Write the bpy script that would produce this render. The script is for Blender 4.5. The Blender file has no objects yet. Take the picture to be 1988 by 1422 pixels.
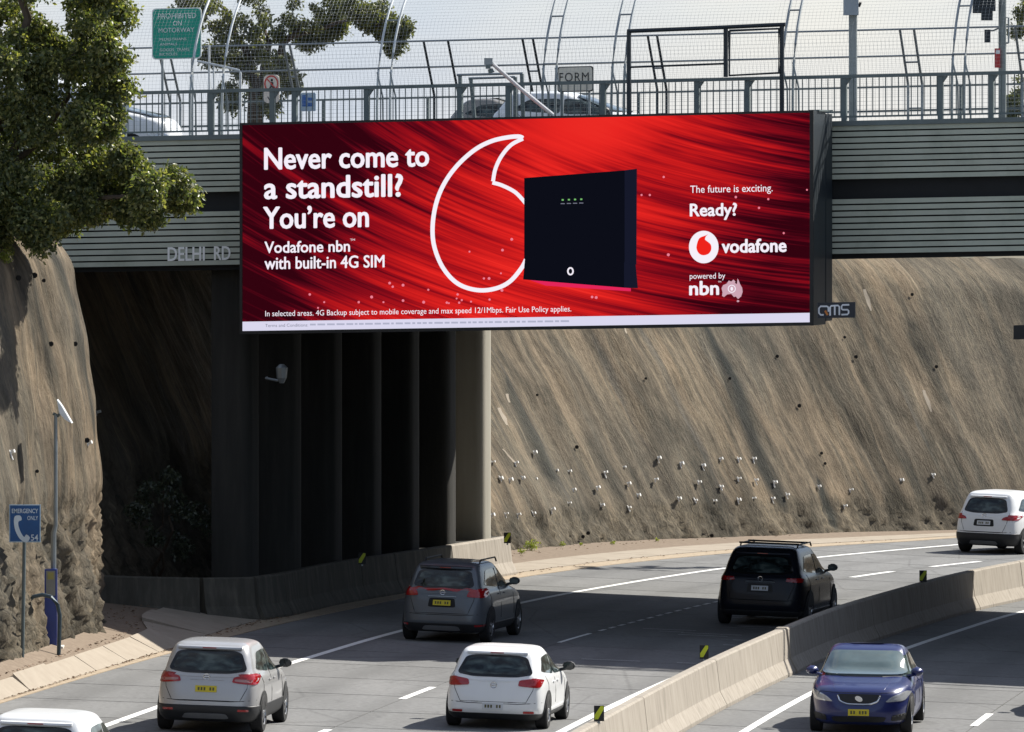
import bpy, math, random
import numpy as np
from mathutils import Vector, Matrix, noise
from mathutils.bvhtree import BVHTree
random.seed(7)
rng = np.random.default_rng(7)
scene = bpy.context.scene
COL = scene.collection

# ------------------------------------------------------------------ camera, light, exposure
FPX, CX, HY, CH, BANK = 15000.0, 994.0, 325.0, 10.1, 0.03
cam_d = bpy.data.cameras.new('camera')
cam = bpy.data.objects.new('camera', cam_d); COL.objects.link(cam)
cam.location = (0, 0, CH); cam.rotation_euler = (math.pi/2, 0, 0)
cam_d.sensor_width = 36; cam_d.lens = 36*FPX/1988
cam_d.shift_y = (HY-711)/1988
cam_d.clip_start = 1; cam_d.clip_end = 6000
scene.camera = cam

SUNV = Vector((.82, .74, 1.0)).normalized()
sun_el = math.asin(SUNV.z); sun_az = math.atan2(SUNV.x, SUNV.y)
world = bpy.data.worlds.new('World'); scene.world = world; world.use_nodes = True
wn = world.node_tree.nodes; wl = world.node_tree.links
for n in list(wn): wn.remove(n)
wo = wn.new('ShaderNodeOutputWorld'); wb = wn.new('ShaderNodeBackground')
sky = wn.new('ShaderNodeTexSky'); sky.sky_type = 'NISHITA'; sky.sun_disc = False
sky.sun_elevation = sun_el; sky.sun_rotation = sun_az
sky.air_density = 1.0; sky.dust_density = .7; sky.ozone_density = 1.0
# thin high cloud: pale veil broken by soft noise
tc = wn.new('ShaderNodeTexCoord'); mp = wn.new('ShaderNodeMapping')
mp.inputs['Scale'].default_value = (1.4, 1.4, 5.0)
nz = wn.new('ShaderNodeTexNoise'); nz.inputs['Scale'].default_value = 2.2; nz.inputs['Detail'].default_value = 6
cr = wn.new('ShaderNodeValToRGB'); cr.color_ramp.elements[0].position = .32; cr.color_ramp.elements[0].color = (.08, .08, .08, 1)
cr.color_ramp.elements[1].position = .68; cr.color_ramp.elements[1].color = (.55, .55, .55, 1)
mxw = wn.new('ShaderNodeMix'); mxw.data_type = 'RGBA'
nz2 = wn.new('ShaderNodeTexNoise'); nz2.inputs['Scale'].default_value = 7.0; nz2.inputs['Detail'].default_value = 5; nz2.inputs['Roughness'].default_value = .5
mp2 = wn.new('ShaderNodeMapping'); mp2.inputs['Scale'].default_value = (1, 1, 2.6); mp2.inputs['Location'].default_value = (.35, 0, .1)
wl.new(tc.outputs['Generated'], mp2.inputs['Vector']); wl.new(mp2.outputs['Vector'], nz2.inputs['Vector'])
cr2 = wn.new('ShaderNodeValToRGB'); cr2.color_ramp.elements[0].position = .42; cr2.color_ramp.elements[0].color = (.66, .77, .97, 1)
cr2.color_ramp.elements[1].position = .60; cr2.color_ramp.elements[1].color = (1, 1, 1, 1)
wl.new(nz2.outputs['Fac'], cr2.inputs['Fac'])
cs_ = wn.new('ShaderNodeVectorMath'); cs_.operation = 'SCALE'; cs_.inputs['Scale'].default_value = 10.6; wl.new(cr2.outputs['Color'], cs_.inputs[0])
wl.new(cs_.outputs[0], mxw.inputs['B'])
wl.new(tc.outputs['Generated'], mp.inputs['Vector']); wl.new(mp.outputs['Vector'], nz.inputs['Vector'])
wl.new(nz.outputs['Fac'], cr.inputs['Fac'])
sz = wn.new('ShaderNodeSeparateXYZ'); wl.new(tc.outputs['Generated'], sz.inputs[0])
ab = wn.new('ShaderNodeMath'); ab.operation = 'ABSOLUTE'; wl.new(sz.outputs['Z'], ab.inputs[0])
inv = wn.new('ShaderNodeMath'); inv.operation = 'SUBTRACT'; inv.inputs[0].default_value = 1; wl.new(ab.outputs[0], inv.inputs[1])
pw_ = wn.new('ShaderNodeMath'); pw_.operation = 'POWER'; pw_.inputs[1].default_value = 9; wl.new(inv.outputs[0], pw_.inputs[0])
hz = wn.new('ShaderNodeMath'); hz.operation = 'MULTIPLY'; hz.inputs[1].default_value = .72; wl.new(pw_.outputs[0], hz.inputs[0])
mxf = wn.new('ShaderNodeMath'); mxf.operation = 'MAXIMUM'; wl.new(hz.outputs[0], mxf.inputs[0]); wl.new(cr.outputs['Color'], mxf.inputs[1])
wl.new(mxf.outputs[0], mxw.inputs['Factor'])
tint = wn.new('ShaderNodeMix'); tint.data_type = 'RGBA'; tint.blend_type = 'MULTIPLY'; tint.inputs['Factor'].default_value = 1; tint.inputs['B'].default_value = (.97, 1.03, 1.15, 1)
wl.new(sky.outputs['Color'], tint.inputs['A']); wl.new(tint.outputs['Result'], mxw.inputs['A']); wl.new(mxw.outputs['Result'], wb.inputs['Color'])
wb.inputs['Strength'].default_value = 0.056
wl.new(wb.outputs['Background'], wo.inputs['Surface'])

sd = bpy.data.lights.new('sun', 'SUN'); sd.energy = 5.0; sd.angle = math.radians(.53); sd.color = (1.0, .955, .87)
so = bpy.data.objects.new('sun', sd); COL.objects.link(so); so.location = (60, 60, 90)
so.rotation_euler = (-SUNV).to_track_quat('-Z', 'Y').to_euler()

vs = scene.view_settings
scene.display_settings.display_device = 'sRGB'
vs.view_transform = 'Standard'; vs.look = 'None'; vs.gamma = 1; vs.use_curve_mapping = False
EXPO = 0.8
vs.exposure = EXPO

# ------------------------------------------------------------------ materials
def srgb(r, g, b):
    f = lambda c: (c/255/12.92) if c/255 <= .04045 else ((c/255+.055)/1.055)**2.4
    return (f(r), f(g), f(b), 1)
class NT:
    def __init__(s, name):
        s.m = bpy.data.materials.new(name); s.m.use_nodes = True
        s.n = s.m.node_tree.nodes; s.l = s.m.node_tree.links
        s.b = s.n['Principled BSDF']; s.out = s.n['Material Output']
    def new(s, t, **k):
        n = s.n.new(t)
        for a, v in k.items():
            if a in n.inputs: n.inputs[a].default_value = v
            else: setattr(n, a, v)
        return n
    def link(s, a, b): s.l.new(a, b)
    def coords(s, kind='Object', scale=(1, 1, 1)):
        t = s.n.new('ShaderNodeTexCoord'); m = s.n.new('ShaderNodeMapping')
        m.inputs['Scale'].default_value = scale
        s.link(t.outputs[kind], m.inputs['Vector']); return m.outputs['Vector']
    def noise(s, vec, scale, detail=4, rough=.55, dist=0):
        n = s.n.new('ShaderNodeTexNoise'); n.inputs['Scale'].default_value = scale
        n.inputs['Detail'].default_value = detail; n.inputs['Roughness'].default_value = rough
        n.inputs['Distortion'].default_value = dist
        s.link(vec, n.inputs['Vector']); return n.outputs['Fac']
    def ramp(s, fac, stops):
        r = s.n.new('ShaderNodeValToRGB'); e = r.color_ramp.elements
        while len(e) < len(stops): e.new(.5)
        for q, (p, c) in zip(e, stops): q.position = p; q.color = c if len(c) == 4 else (*c, 1)
        s.link(fac, r.inputs['Fac']); return r.outputs['Color']
    def mix(s, fac, a, b, blend='MIX'):
        m = s.n.new('ShaderNodeMix'); m.data_type = 'RGBA'; m.blend_type = blend
        for key, v in (('Factor', fac), ('A', a), ('B', b)):
            if isinstance(v, (int, float)): m.inputs[key].default_value = v
            elif isinstance(v, tuple): m.inputs[key].default_value = v if len(v) == 4 else (*v, 1)
            else: s.link(v, m.inputs[key])
        return m.outputs['Result']
    def math(s, op, a, b=0.0, c=None):
        m = s.n.new('ShaderNodeMath'); m.operation = op
        for i, v in enumerate((a, b, c)):
            if v is None: continue
            if isinstance(v, (int, float)): m.inputs[i].default_value = v
            else: s.link(v, m.inputs[i])
        return m.outputs[0]
    def bump(s, h, strength=.3, dist=.02):
        b = s.n.new('ShaderNodeBump'); b.inputs['Strength'].default_value = strength
        b.inputs['Distance'].default_value = dist
        s.link(h, b.inputs['Height']); s.link(b.outputs['Normal'], s.b.inputs['Normal'])
    def setc(s, c):
        if isinstance(c, tuple): s.b.inputs['Base Color'].default_value = c if len(c) == 4 else (*c, 1)
        else: s.link(c, s.b.inputs['Base Color'])
    def set(s, **k):
        for a, v in k.items(): s.b.inputs[a.replace('_', ' ')].default_value = v
MATS = {}
def plain(name, c, rough=.6, metal=0, coat=0, var=.12, scale=3.0):
    if name in MATS: return MATS[name]
    t = NT(name); v = t.coords('Object')
    n = t.noise(v, scale, 5)
    k = tuple(x*(1-var) for x in c[:3]); k2 = tuple(min(1, x*(1+var)) for x in c[:3])
    t.setc(t.ramp(n, [(.3, k), (.7, k2)]))
    t.set(Roughness=rough, Metallic=metal)
    if coat: t.b.inputs['Coat Weight'].default_value = coat; t.b.inputs['Coat Roughness'].default_value = .05
    MATS[name] = t.m; return t.m
def emis(name, c, k=1.0):
    if name in MATS: return MATS[name]
    t = NT(name); e = t.new('ShaderNodeEmission')
    e.inputs['Color'].default_value = c; e.inputs['Strength'].default_value = k/2**EXPO
    t.link(e.outputs[0], t.out.inputs['Surface']); MATS[name] = t.m; return t.m

def m_pavement():
    t = NT('concrete_pavement'); v = t.coords('Object')
    oi = t.new('ShaderNodeObjectInfo')
    big = t.noise(t.coords('Object', (1, .25, 1)), .5, 5); fine = t.noise(v, 9, 6, .7)
    c = t.ramp(big, [(.3, (.135, .136, .134)), (.55, (.17, .171, .168)), (.75, (.20, .20, .196))])
    c = t.mix(.35, c, t.ramp(fine, [(.35, (.09, .09, .09)), (.65, (.25, .25, .25))]), 'MIX')
    d = t.math('MULTIPLY_ADD', oi.outputs['Random'], .16, .90)
    cm = t.new('ShaderNodeCombineXYZ')
    for i in range(3): t.link(d, cm.inputs[i])
    c = t.mix(1.0, c, cm.outputs[0], 'MULTIPLY')
    uv = t.n.new('ShaderNodeUVMap'); sp = t.n.new('ShaderNodeSeparateXYZ'); t.link(uv.outputs['UV'], sp.inputs[0])
    wob = t.math('MULTIPLY', t.math('SUBTRACT', big, .5), .5)
    tr = t.math('COSINE', t.math('MULTIPLY', t.math('ADD', sp.outputs['X'], wob), 6.2832/1.9))
    c = t.mix(t.math('MULTIPLY', t.math('MAXIMUM', tr, 0), .30), c, (.085, .085, .084))
    vv = t.n.new('ShaderNodeTexVoronoi'); vv.feature = 'DISTANCE_TO_EDGE'; vv.inputs['Scale'].default_value = .28
    t.link(t.coords('Object', (1, .55, 1)), vv.inputs['Vector'])
    crk = t.ramp(t.math('ADD', vv.outputs['Distance'], t.math('MULTIPLY', fine, .03)), [(.016, (.32, .32, .32)), (.026, (0, 0, 0))])
    c = t.mix(crk, c, (.05, .05, .05))
    oil = t.ramp(t.noise(t.coords('Object', (1.6, .5, 1)), 1.1, 5, .7), [(.60, (0, 0, 0)), (.74, (.5, .5, .5))])
    c = t.mix(oil, c, (.07, .07, .072))
    t.setc(c); t.set(Roughness=.85, Specular_IOR_Level=.25); t.bump(fine, .25, .01); return t.m
M_PAVE = m_pavement()
M_BASE = plain('joint_sealant', (.03, .03, .03), .9)
def m_line():
    t = NT('road_paint'); n = t.noise(t.coords('Object'), 14, 5, .7)
    t.setc(t.ramp(n, [(.25, (.45, .44, .42)), (.5, (.78, .78, .76))])); t.set(Roughness=.7); return t.m
M_LINE = m_line()
def m_conc(name, cols, zs=.35, sc=1.6, streak=True):
    t = NT(name); v = t.coords('Object', (1, 1, zs if streak else 1))
    n = t.noise(v, sc*3, 7, .65); b = t.noise(t.coords('Object'), .7, 4)
    c = t.ramp(n, [(.25, cols[0]), (.5, cols[1]), (.75, cols[2])])
    c = t.mix(b, c, cols[1], 'MIX'); t.setc(c); t.set(Roughness=.9, Specular_IOR_Level=.15)
    t.bump(t.noise(t.coords('Object'), 12, 6, .7), .35, .015); return t.m
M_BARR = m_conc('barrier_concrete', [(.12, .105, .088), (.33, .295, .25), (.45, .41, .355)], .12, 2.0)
M_PIER_SHADE = m_conc('shaded_pier_concrete', [(.022, .022, .020), (.042, .041, .037), (.075, .07, .062)], .1, 1.2)  # shade under the bridge is put into this dark concrete colour
M_PIER_SUN = m_conc('sunlit_pier_concrete', [(.22, .205, .17), (.33, .31, .26), (.40, .375, .32)], .1, 1.2)  # same concrete for the last column, with sunlight put into the colour
M_BARD = m_conc('grimy_shaded_barrier_concrete', [(.035, .034, .028), (.085, .08, .066), (.20, .18, .145)], .15, 1.6)  # grime plus bridge shade put into the colour; sunlit end unit stays pale
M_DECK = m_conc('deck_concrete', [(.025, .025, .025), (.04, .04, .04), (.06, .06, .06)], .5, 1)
M_APRON = m_conc('apron_concrete', [(.24, .20, .155), (.32, .275, .22), (.39, .34, .275)], 1, .8, False)
M_GUTTER = m_conc('gutter_dust', [(.16, .11, .06), (.36, .29, .21), (.5, .43, .34)], 1, 3, False)
M_DIRT = m_conc('verge_dirt', [(.10, .075, .052), (.20, .155, .115), (.31, .25, .19)], 1, 2.5, False)
M_SLAT = m_conc('grey_green_panel', [(.28, .30, .24), (.47, .495, .41), (.55, .575, .49)], 1, .5)
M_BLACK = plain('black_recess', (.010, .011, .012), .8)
M_STEEL = plain('galvanised_steel', (.30, .33, .34), .45, .5)
M_RAIL = plain('grey_green_rail_paint', (.13, .16, .16), .5, .1)
M_RAILL = plain('pale_tube_steel', (.5, .53, .54), .4, .4)
M_DKST = plain('dark_navy_steel', (.018, .026, .034), .5, .1)
M_WIRE = plain('mesh_wire', (.3, .33, .35), .6, .2)
def m_wall():
    t = NT('shotcrete'); uv = t.n.new('ShaderNodeUVMap')
    def mapped(sx, sy, seed=0):
        m = t.n.new('ShaderNodeMapping'); m.inputs['Scale'].default_value = (sx, sy, 1)
        m.inputs['Location'].default_value = (seed, seed*.7, seed*.3)
        t.link(uv.outputs['UV'], m.inputs['Vector']); return m.outputs['Vector']
    s1 = t.noise(mapped(1.35, .15), 1, 7, .62, .5)
    s2 = t.noise(mapped(4.6, .42, 5), 1, 6, .65, .5)
    s3 = t.noise(mapped(.22, .16, 11), 1, 4, .5, .3)
    grain = t.noise(mapped(9, 5, 3), 1, 6, .75)
    c1 = t.ramp(s1, [(.36, (.045, .046, .044)), (.45, (.085, .080, .068)), (.53, (.175, .135, .098)), (.64, (.29, .225, .165))])
    c2 = t.ramp(s2, [(.36, (.05, .05, .045)), (.5, (.145, .12, .09)), (.63, (.30, .245, .185))])
    c = t.mix(.5, c1, c2)
    c = t.mix(t.ramp(s3, [(.42, (0, 0, 0)), (.60, (.62, .62, .62))]), c, (.095, .098, .092))
    c = t.mix(t.ramp(t.noise(mapped(2.1, .3, 21), 1, 5, .6, .8), [(.66, (0, 0, 0)), (.74, (.7, .7, .7))]), c, (.40, .34, .26))
    c = t.mix(t.ramp(t.noise(mapped(1.0, .11, 31), 1, 4, .55, .4), [(.62, (0, 0, 0)), (.70, (.75, .75, .75))]), c, (.085, .088, .088))
    # dark soiled foot of the wall
    sp = t.n.new('ShaderNodeSeparateXYZ'); t.link(uv.outputs['UV'], sp.inputs[0])
    edge = t.math('ADD', sp.outputs['Y'], t.math('MULTIPLY', t.math('SUBTRACT', s2, .5), -1.6))
    foot = t.ramp(t.math('MULTIPLY', edge, .5), [(.0, (.80, .80, .80)), (.42, (.74, .74, .74)), (.56, (0, 0, 0))])
    c = t.mix(foot, c, t.ramp(grain, [(.35, (.045, .045, .04)), (.65, (.14, .125, .10))]))
    c = t.mix(.22, c, t.ramp(grain, [(.3, (.05, .045, .04)), (.7, (.42, .35, .27))]))
    at_ = t.n.new('ShaderNodeAttribute'); at_.attribute_name = 'stain'
    c = t.mix(t.math('MULTIPLY', at_.outputs['Fac'], .95), c, t.mix(.5, (.045, .052, .055), t.mix(1.0, c, (.30, .34, .37, 1), 'MULTIPLY')))
    c = t.mix(1.0, c, (.90, .90, .87, 1), 'MULTIPLY')
    blot = t.noise(mapped(.55, .28, 61), 1, 5, .6, 1.2)
    c = t.mix(1.0, c, t.ramp(blot, [(.34, (.55, .56, .56)), (.5, (.95, .93, .9)), (.64, (1.25, 1.2, 1.12))]), 'MULTIPLY')
    t.setc(c); t.set(Roughness=.95, Specular_IOR_Level=.06)
    crag = t.noise(mapped(16, 7, 41), 1, 5, .8)
    h = t.math('ADD', t.math('MULTIPLY', s2, .8), t.math('ADD', t.math('MULTIPLY', grain, .8), t.math('MULTIPLY', crag, .5)))
    t.bump(h, .8, .07); return t.m
M_WALL = m_wall()
def m_leaf(name, dark, mid, tip, tr=.35):
    t = NT(name); g = t.n.new('ShaderNodeNewGeometry')
    c = t.ramp(g.outputs['Random Per Island'], [(0, dark), (.55, mid), (.9, tip), (1, tuple(x*1.15 for x in tip))])
    t.setc(c); t.set(Roughness=.45)
    tb = t.n.new('ShaderNodeBsdfTranslucent'); ms = t.n.new('ShaderNodeMixShader'); ms.inputs[0].default_value = tr
    t.link(t.mix(1.0, c, (1.3, 1.4, .55, 1), 'MULTIPLY'), tb.inputs['Color'])
    t.link(t.b.outputs[0], ms.inputs[1]); t.link(tb.outputs[0], ms.inputs[2]); t.link(ms.outputs[0], t.out.inputs['Surface'])
    return t.m
M_LEAF = m_leaf('glossy_green_leaf', (.05, .068, .03), (.125, .15, .06), (.27, .26, .10), .42)
M_LEAF2 = m_leaf('olive_gum_leaf', (.065, .075, .035), (.12, .13, .055), (.21, .21, .09), .35)
M_WEED = m_leaf('bright_weed_leaf', (.12, .16, .03), (.22, .25, .04), (.35, .36, .07), .4)
M_BARK = m_conc('bark', [(.04, .03, .025), (.09, .07, .055), (.15, .125, .10)], .2, 3)

# ------------------------------------------------------------------ helpers
ORG = {}
def tag(o, label=None, cat=None, group=None, kind=None):
    if label: o['label'] = label
    if cat: o['category'] = cat
    if group: o['group'] = group
    if kind: o['kind'] = kind
    return o
def empty(name, loc, label=None, cat=None, group=None, kind=None):
    o = bpy.data.objects.new(name, None); COL.objects.link(o); o.location = loc; o.empty_display_size = .3
    ORG[o.name] = Vector(loc); return tag(o, label, cat, group, kind)
def link_mesh(name, me, mat, parent=None, loc=None):
    o = bpy.data.objects.new(name, me); COL.objects.link(o)
    if mat and not me.materials: me.materials.append(mat)
    if parent is not None: o.parent = parent
    if loc is not None: o.location = loc
    return o
class MB:
    def __init__(s): s.v = []; s.f = []
    def add(s, v, f):
        k = len(s.v); s.v += [tuple(p) for p in v]; s.f += [tuple(i+k for i in q) for q in f]; return s
    def box(s, x0, x1, y0, y1, z0, z1, fn=None):
        v = [(x, y, z) for x in (x0, x1) for y in (y0, y1) for z in (z0, z1)]
        if fn: v = [fn(*p) for p in v]
        return s.add(v, [(0, 1, 3, 2), (4, 6, 7, 5), (0, 4, 5, 1), (2, 3, 7, 6), (0, 2, 6, 4), (1, 5, 7, 3)])
    def tube(s, pts, r, n=6, cap=True):
        pts = [Vector(p) for p in pts]; rings = []
        rr = r if isinstance(r, (list, tuple)) else [r]*len(pts)
        for i, p in enumerate(pts):
            d = (pts[min(i+1, len(pts)-1)]-pts[max(i-1, 0)])
            if d.length < 1e-9: d = Vector((0, 0, 1))
            d.normalize(); a = Vector((0, 0, 1)) if abs(d.z) < .9 else Vector((0, 1, 0))
            x = d.cross(a).normalized(); y = d.cross(x)
            rings.append([p+(x*math.cos(2*math.pi*k/n)+y*math.sin(2*math.pi*k/n))*rr[i] for k in range(n)])
        v = [q for ring in rings for q in ring]; f = []
        for i in range(len(pts)-1):
            for k in range(n):
                a = i*n+k; b = i*n+(k+1) % n; f.append((a, b, b+n, a+n))
        if cap: f.append(tuple(range(n))[::-1]); f.append(tuple(range((len(pts)-1)*n, len(pts)*n)))
        return s.add(v, f)
    def prism(s, poly, fn, d0, d1):      # poly of (a,b); fn(a,b,d)->xyz
        n = len(poly); v = [fn(a, b, d0) for a, b in poly]+[fn(a, b, d1) for a, b in poly]
        f = [tuple(range(n)), tuple(range(2*n-1, n-1, -1))]+[(i, n+i, n+(i+1) % n, (i+1) % n) for i in range(n)]
        return s.add(v, f)
    def sweep(s, path, prof, up=None):   # path: list of (pos, side vec); prof (side,z)
        n = len(prof); v = []; f = []
        for p, sd_ in path: v += [Vector(p)+Vector(sd_)*a+Vector((0, 0, b)) for a, b in prof]
        for i in range(len(path)-1):
            for k in range(n):
                a = i*n+k; b = i*n+(k+1) % n; f.append((a, b, b+n, a+n))
        f.append(tuple(range(n))[::-1]); f.append(tuple(range((len(path)-1)*n, len(path)*n)))
        return s.add(v, f)
    def build(s, name, mat, parent=None, local=False, smooth=False, fix=True):
        org = Vector((0, 0, 0))
        if not local and parent is not None:
            q = parent
            while q.parent: q = q.parent
            org = ORG.get(q.name, Vector((0, 0, 0)))
        me = bpy.data.meshes.new(name)
        me.from_pydata([tuple(Vector(p)-org) for p in s.v], [], s.f)
        if fix and len(s.f) < 60000:
            import bmesh
            bm = bmesh.new(); bm.from_mesh(me); bmesh.ops.recalc_face_normals(bm, faces=bm.faces); bm.to_mesh(me); bm.free()
        if smooth:
            me.shade_smooth() if hasattr(me, 'shade_smooth') else None
            for p in me.polygons: p.use_smooth = True
            if smooth != 'all':
                try: me.set_sharp_from_angle(angle=math.radians(38))
                except Exception: pass
        me.update()
        return link_mesh(name, me, mat, parent)

def P(x, y, Y):                                   # a pixel of the photo at distance Y -> world point
    return Vector(((x-CX)*Y/FPX, Y, CH-(y-HY)*Y/FPX))
def g(x, y, z0=0):
    s_ = ((y-BANK*(x-CX))-HY)/(CH-z0); X = (x-CX)/s_; return X, FPX/s_
def gz(X): return -BANK*X
def gr(x, y, up):
    X = 0.0
    for _ in range(8): X, Y = g2(x, y, gz(X)+up)
    return X, Y
def g2(x, y, z): Y = (CH-z)*FPX/(y-HY); return (x-CX)*Y/FPX, Y

# road alignment: the lane line between the two left lanes
MY = [30, 60, 100, 120, 137.5, 146.7, 157, 165.4, 174.1, 181.3, 186.3, 196.8, 203, 212, 225, 240, 270, 320]
MX = [-16.2, -12.9, -8.05, -5.55, -3.25, -1.94, -.3, 1.15, 2.98, 4.62, 5.95, 9.15, 11.5, 15.5, 22.0, 30.5, 50, 90]
def pchip(xs, ys):
    xs = np.array(xs, float); ys = np.array(ys, float); h = np.diff(xs); d = np.diff(ys)/h; m = np.zeros_like(xs)
    m[0] = d[0]; m[-1] = d[-1]
    for i in range(1, len(xs)-1):
        if d[i-1]*d[i] > 0:
            w1 = 2*h[i]+h[i-1]; w2 = h[i]+2*h[i-1]; m[i] = (w1+w2)/(w1/d[i-1]+w2/d[i])
    def f(x):
        x = min(max(x, xs[0]), xs[-1]); i = min(max(int(np.searchsorted(xs, x))-1, 0), len(xs)-2)
        t = (x-xs[i])/h[i]; t2 = t*t; t3 = t2*t
        return float((2*t3-3*t2+1)*ys[i]+(t3-2*t2+t)*h[i]*m[i]+(-2*t3+3*t2)*ys[i+1]+(t3-t2)*h[i]*m[i+1])
    return f
M = pchip(MY, MX)
def dM(Y): return (M(Y+2)-M(Y-2))/4
def lx(off, Y): return M(Y)+off*math.sqrt(1+dM(Y)**2)
verge_off = pchip([30, 190, 204, 212, 216, 240, 320], [-6.6, -6.6, -6.3, -5.8, -5.4, -5.2, -5.2])
FOOT = [(-25.0, 30), (-21.6, 60), (-17.0, 100), (-13.6, 120), (-10.9, 137), (-9.78, 145), (-9.0, 151.6), (-8.30, 158.6), (-8.26, 159.8), (-8.65, 161.8), (-9.15, 165), (-9.0, 168.5), (-8.4, 172), (-7.4, 176),
        (-5.9, 183), (-3.6, 190), (-.75, 199.7), (2.4, 207.6), (6.1, 213.7), (12.4, 221.3), (15.2, 224.6), (23, 230.5), (34, 238), (60, 254), (110, 282)]
footx = pchip([p[1] for p in FOOT], [p[0] for p in FOOT])

# ------------------------------------------------------------------ ground
def grid_mesh(name, xs, ys, zf, mat, kind='structure'):
    v = [(x, y, zf(x, y)) for y in ys for x in xs]; n = len(xs)
    f = [(j*n+i, j*n+i+1, (j+1)*n+i+1, (j+1)*n+i) for j in range(len(ys)-1) for i in range(n-1)]
    mb = MB(); mb.v = v; mb.f = f; o = mb.build(name, mat, fix=False); tag(o, kind=kind); return o
t = NT('dry_ground'); n_ = t.noise(t.coords('Object'), .4, 6)
t.setc(t.ramp(n_, [(.3, (.05, .055, .03)), (.55, (.11, .095, .06)), (.75, (.16, .13, .09))])); t.set(Roughness=.95); M_GROUND = t.m
grid_mesh('ground', [-3000, -400, -60, -20, 0, 20, 60, 400, 3000], [-600, 0, 60, 120, 200, 300, 600, 4000],
          lambda x, y: -BANK*max(-60, min(60, x))-.14, M_GROUND)

# road: base sheet + concrete slabs as parts, in strips between lane edges
def strip(offa, offb, ya, yb, dz, step=2.0):
    """closed ribbon on the banked floor between two offsets"""
    n = max(2, int((yb-ya)/step)+1); ys = np.linspace(ya, yb, n); v = []; f = []
    fa = offa if callable(offa) else (lambda y: offa); fb = offb if callable(offb) else (lambda y: offb)
    for y in ys:
        a, b = lx(fa(y), y), lx(fb(y), y); v += [(a, y, gz(a)+dz), (b, y, gz(b)+dz)]
    f = [(2*i, 2*i+1, 2*i+3, 2*i+2) for i in range(n-1)]
    return v, f
mb = MB(); mb.add(*strip(lambda y: verge_off(y)-.05, 17.6, 30, 300, -.05)); road = mb.build('road', M_BASE, fix=False); tag(road, kind='structure')
ORG[road.name] = Vector((0, 0, 0))
def skewed(off, Y0):           # point where the joint through (0,Y0) meets an offset, square to the road
    k = dM(Y0); Y = Y0-off*k/math.sqrt(1+k*k); return lx(off, Y), Y
joints = []
y = 92.0
while y < 236: joints.append(y); y += 4.3+random.uniform(-.25, .25)
STRIPS = [(verge_off, -3.8), (-3.8, 0), (0, 5.42), (6.02, 10.9), (10.9, 17.5)]
def slab_at(oa, ob, ya, yb, name='slab'):
    fa = oa if callable(oa) else (lambda y, o=oa: o); fb = ob if callable(ob) else (lambda y, o=ob: o)
    gp = .012; gy = .035; v = []
    for (Y0, e) in ((ya, gy), (yb, -gy)):
        pa = skewed(fa(Y0)+gp, Y0+e); pb = skewed(fb(Y0)-gp, Y0+e); v += [pa, pb]
    top = [(a, b, gz(a)) for a, b in v]; bot = [(a, b, gz(a)-.048) for a, b in v]
    mb = MB(); mb.add(top+bot, [(0, 1, 3, 2), (4, 6, 7, 5), (0, 4, 5, 1), (2, 3, 7, 6), (0, 2, 6, 4), (1, 5, 7, 3)])
    o = mb.build(name, M_PAVE, road); me = o.data; uvl = me.uv_layers.new(name='UVMap')
    for lp in me.loops:
        q = me.vertices[lp.vertex_index].co; uvl.data[lp.index].uv = ((q.x-M(q.y))/math.sqrt(1+dM(q.y)**2), q.y)
    return o
for (oa, ob) in STRIPS:
    for ya, yb in zip(joints[:-1], joints[1:]): slab_at(oa, ob, ya, yb)
    slab_at(oa, ob, 62, joints[0]); slab_at(oa, ob, 32, 62)
    mb = MB(); mb.add(*strip(oa, ob, joints[-1]+.3, 300, -.004)); o = mb.build('far_pavement', M_PAVE, road, fix=False)
LW = .075
def line(off, ya, yb, w=LW):
    mb = MB(); mb.add(*strip(off-w, off+w, ya, yb, .005, 1.0)); return mb.build('lane_line', M_LINE, road, fix=False)
line(-3.8, 40, 290, .085); line(3.95, 40, 290, .085); line(7.05, 40, 290, .08); line(14.7, 40, 290)
for y0 in [81.3, 93.0, 104.6, 116.3, 127.9, 136.8-.0]:
    pass
dash0 = [(97, 100), (109, 112), (121.5, 124.5), (134.0, 137.4), (145.8, 149.4)]
for a, b in dash0: line(0, a, b)
# worn double-dot divider under the bridge
yy = 165.0
line(0, 164.6, 168.2, .05)
while yy < 181.5:
    yy += 1.05
    if yy > 168.5: line(0, yy, yy+.62, .045)
for a, b in [(195.1, 198.6), (201.6, 205.2), (210, 214), (220, 224), (232, 236)]: line(0, a, b, .09)
for a, b in [(100, 103.2), (112, 115.2), (124, 127.2), (143.2, 146.6), (155.6, 158.6), (167, 170), (180, 183), (192, 195)]: line(10.9, a, b)
# transverse worn paint scratches in the shade
for k in range(16):
    Y0 = random.uniform(158, 184); o0 = random.uniform(.5, 4.5); w = random.uniform(.4, 1.6)
    a = skewed(o0, Y0); b = skewed(o0+w, Y0); a2 = skewed(o0, Y0+.05); b2 = skewed(o0+w, Y0+.05)
    mb = MB(); mb.add([(p[0], p[1], gz(p[0])+.005) for p in (a, b, b2, a2)], [(0, 1, 2, 3)])
    mb.build('paint_scratch', M_LINE, road, fix=False)

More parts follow.
